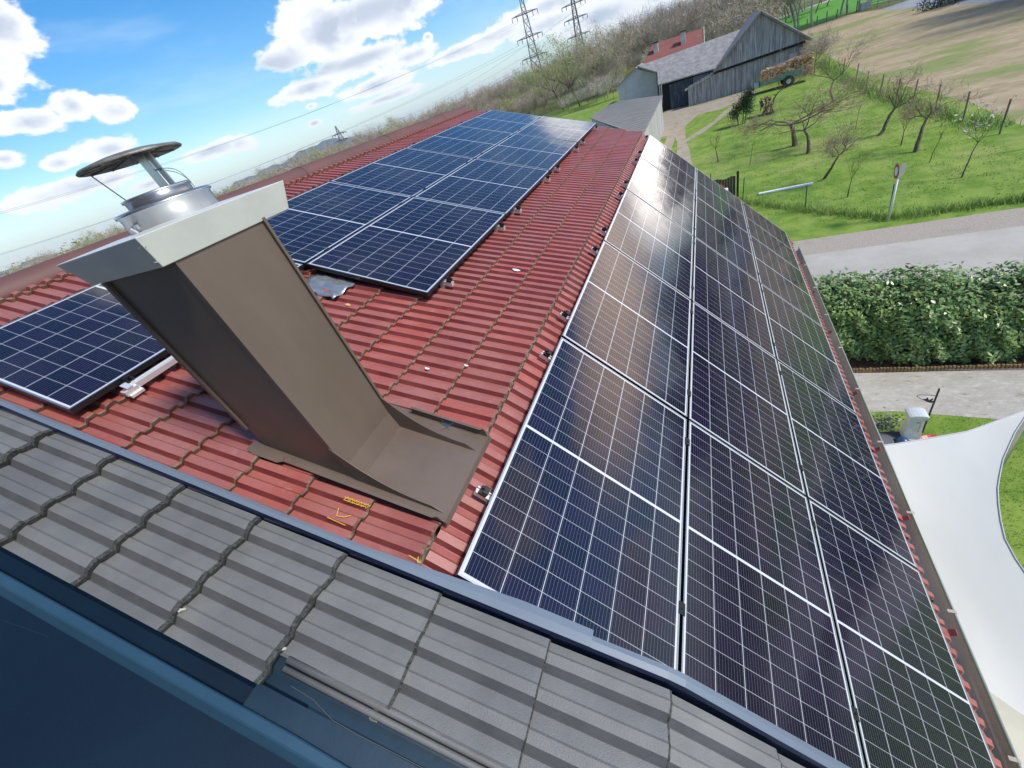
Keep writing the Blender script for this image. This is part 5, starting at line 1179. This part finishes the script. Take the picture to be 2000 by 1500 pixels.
hh = rng.uniform(.05, 1, (n, 1))**.8*(8.2+1.6*np.sin(base[:, :1]*.13)+1.3*np.sin(base[:, 1:2]*.21)); base[:, 2:] += hh; c = base
a = rng.normal(0, 1, (n, 3)); a /= np.linalg.norm(a, axis=1, keepdims=True); b = rng.normal(0, 1, (n, 3)); b /= np.linalg.norm(b, axis=1, keepdims=True)
V = np.stack([c-a*.5, c+b*.32, c+a*.5, c-b*.32], 1)
tag(quads('woodland', V, leafmat('near_wood', (.30, .27, .17), (.40, .42, .18), .9, c2=(.42, .46, .14))), 'pale olive and brown wood beyond the ridge left of the pylons', kind='stuff')
# distant blue mountains
mb = MB(); rows = []
prof = lambda a: 6000*math.tan(rad(max(.05, (1.55*math.exp(-((a+44.5)/5.5)**2)+.75*math.exp(-((a+53)/4)**2)+.55*math.exp(-((a+76)/9)**2)+1.75*math.exp(-((a-3)/7)**2)+.5*math.exp(-((a+25)/9)**2)+.12*sin(a*1.7)+.06*sin(a*4.1)))))
A_ = [v*.75 for v in range(-125, 70)]
for f_, d in ((0, 4800), (.45, 5400), (1, 6000), (.6, 6900)): rows.append([at(a, d, GZ+8+prof(a)*f_) for a in A_])
mb.grid(rows); tag(mb.build('mountains', gmat('forested_mountain', (.02, .042, .05), (.03, .052, .055), .002, [], bump=0), smooth=True), kind='structure')

# ---------------------------------------------------------------- pylons and cables
M['pyl'] = mat('pylon_steel', (0.06, 0.075, 0.09), 0.7, metal=.2)
def pylon(label, pxb, dist, top, arms, w0, yaw, hw):
    a, e = azel(*pxb); a_deg = math.degrees(a); b = at(a_deg, dist); zt_ = top
    root = thing('pylon', label, 'pylon', b, (0, 0, rad(yaw)), 'high voltage pylons'); mb = MB(); lv = 9
    hs = [(zt_-GZ)*(1-(1-i/lv)**1.25) for i in range(lv+1)]; wf = lambda h_: w0*(1-h_/(zt_-GZ))**.9+.45
    tr_ = .0006*dist+.01
    for sx in (-1, 1):
        for sy in (-1, 1): mb.tube([(sx*wf(h_), sy*wf(h_), h_) for h_ in hs], tr_, 4)
    for i in range(lv):
        for k in range(4):
            c0 = [(-1, -1), (1, -1), (1, 1), (-1, 1)]; p_, q_ = c0[k], c0[(k+1) % 4]; wa, wb = wf(hs[i]), wf(hs[i+1])
            mb.tube([(p_[0]*wa, p_[1]*wa, hs[i]), (q_[0]*wb, q_[1]*wb, hs[i+1])], tr_*.55, 3); mb.tube([(q_[0]*wa, q_[1]*wa, hs[i]), (p_[0]*wb, p_[1]*wb, hs[i+1])], tr_*.55, 3)
            mb.tube([(p_[0]*wb, p_[1]*wb, hs[i+1]), (q_[0]*wb, q_[1]*wb, hs[i+1])], tr_*.55, 3)
    o = mb.build('lattice', M['pyl'], None); o.parent = root
    ends = []
    for z_ in arms:
        h_ = z_-GZ; mb = MB(); w_ = wf(h_)
        for sy in (-1, 1):
            mb.tube([(-hw, 0, h_), (-w_, sy*w_, h_), (w_, sy*w_, h_), (hw, 0, h_)], tr_*.8, 4)
        mb.tube([(-hw, 0, h_), (-w_, 0, h_+.11*hw), (w_, 0, h_+.11*hw), (hw, 0, h_)], tr_*.7, 4)
        ar = mb.build('crossarm', M['pyl'], None); ar.parent = root
        for sx in (-hw, hw, -hw*.62, hw*.62):
            mb = MB(); mb.tube([(sx, 0, h_), (sx, 0, h_-1.6)], tr_*.9, 4); i_ = mb.build('insulator', M['pyl'], None); i_.parent = ar
            y_ = rad(yaw); ends.append(Vector((b[0]+sx*cos(y_), b[1]+sx*sin(y_), z_-1.6)))
    return ends
def elz_(px, py, dist): a, e = azel(px, py); return CAM.z+dist*math.tan(e)
e1_ = pylon('nearer large dark lattice pylon left of the light green trees', (1062, 195), 215, elz_(1014, -22, 215), [elz_(1026, 26, 215), elz_(1038, 70, 215), elz_(1049, 108, 215)], 1.9, 20, 5.4)
e2_ = pylon('second large lattice pylon rising behind the light green trees', (1146, 165), 290, elz_(1122, -25, 290), [elz_(1128, 4, 290), elz_(1133, 32, 290), elz_(1140, 65, 290)], 2.2, 20, 6.4)
e3_ = pylon('small far pylon above the ridge, left of the panels', (681, 300), 620, elz_(654, 247, 620), [elz_(661, 262, 620), elz_(667, 274, 620)], 5.0, 40, 9.0)
def cable(a, b, sag, label, r_=.05):
    mb = MB(); n = 26; mb.tube([Vector(a).lerp(Vector(b), i/n)-Vector((0, 0, sag*4*(i/n)*(1-i/n))) for i in range(n+1)], r_, 3, cap=False)
    o = mb.build('power_cable', M['pyl'], None); tag(o, label, 'power cable', 'cables of the power lines')
for i in (0, 1, 4, 5, 8, 9):
    a = e1_[i]; off = Vector((0, 0, 0)); b = Vector(at(-78, 235, a.z-2)); b += (a-e1_[0])*.5
    cable(a, b, 5, 'thin dark power cable running left across the sky from the nearer pylon', .035)
for i in (1, 5, 9): cable(e2_[i], Vector(at(-40, 640, e3_[0].z+3*(i-5)*.3)), 9, 'thin dark power cable between the second pylon and the small far pylon', .05)
for i in (0, 5): cable(e3_[i], Vector(at(-80, 700, e3_[i].z-4)), 8, 'faint thin power cable running left from the small far pylon', .05)

# ---------------------------------------------------------------- haze
hz = MB(); hz.box((-8000, -4000, GZ-1), (8000, 8500, 200)); ho = hz.build('haze', bpy.data.materials.new('haze')); tag(ho, kind='stuff')
hm = ho.data.materials[0]; hm.use_nodes = True; hm.node_tree.nodes.clear()
vo = hm.node_tree.nodes.new('ShaderNodeVolumePrincipled'); out = hm.node_tree.nodes.new('ShaderNodeOutputMaterial'); hm.node_tree.links.new(vo.outputs[0], out.inputs['Volume'])
vo.inputs['Color'].default_value = (0.78, 0.90, 1.0, 1); vo.inputs['Density'].default_value = 0.00011; vo.inputs['Anisotropy'].default_value = 0.0
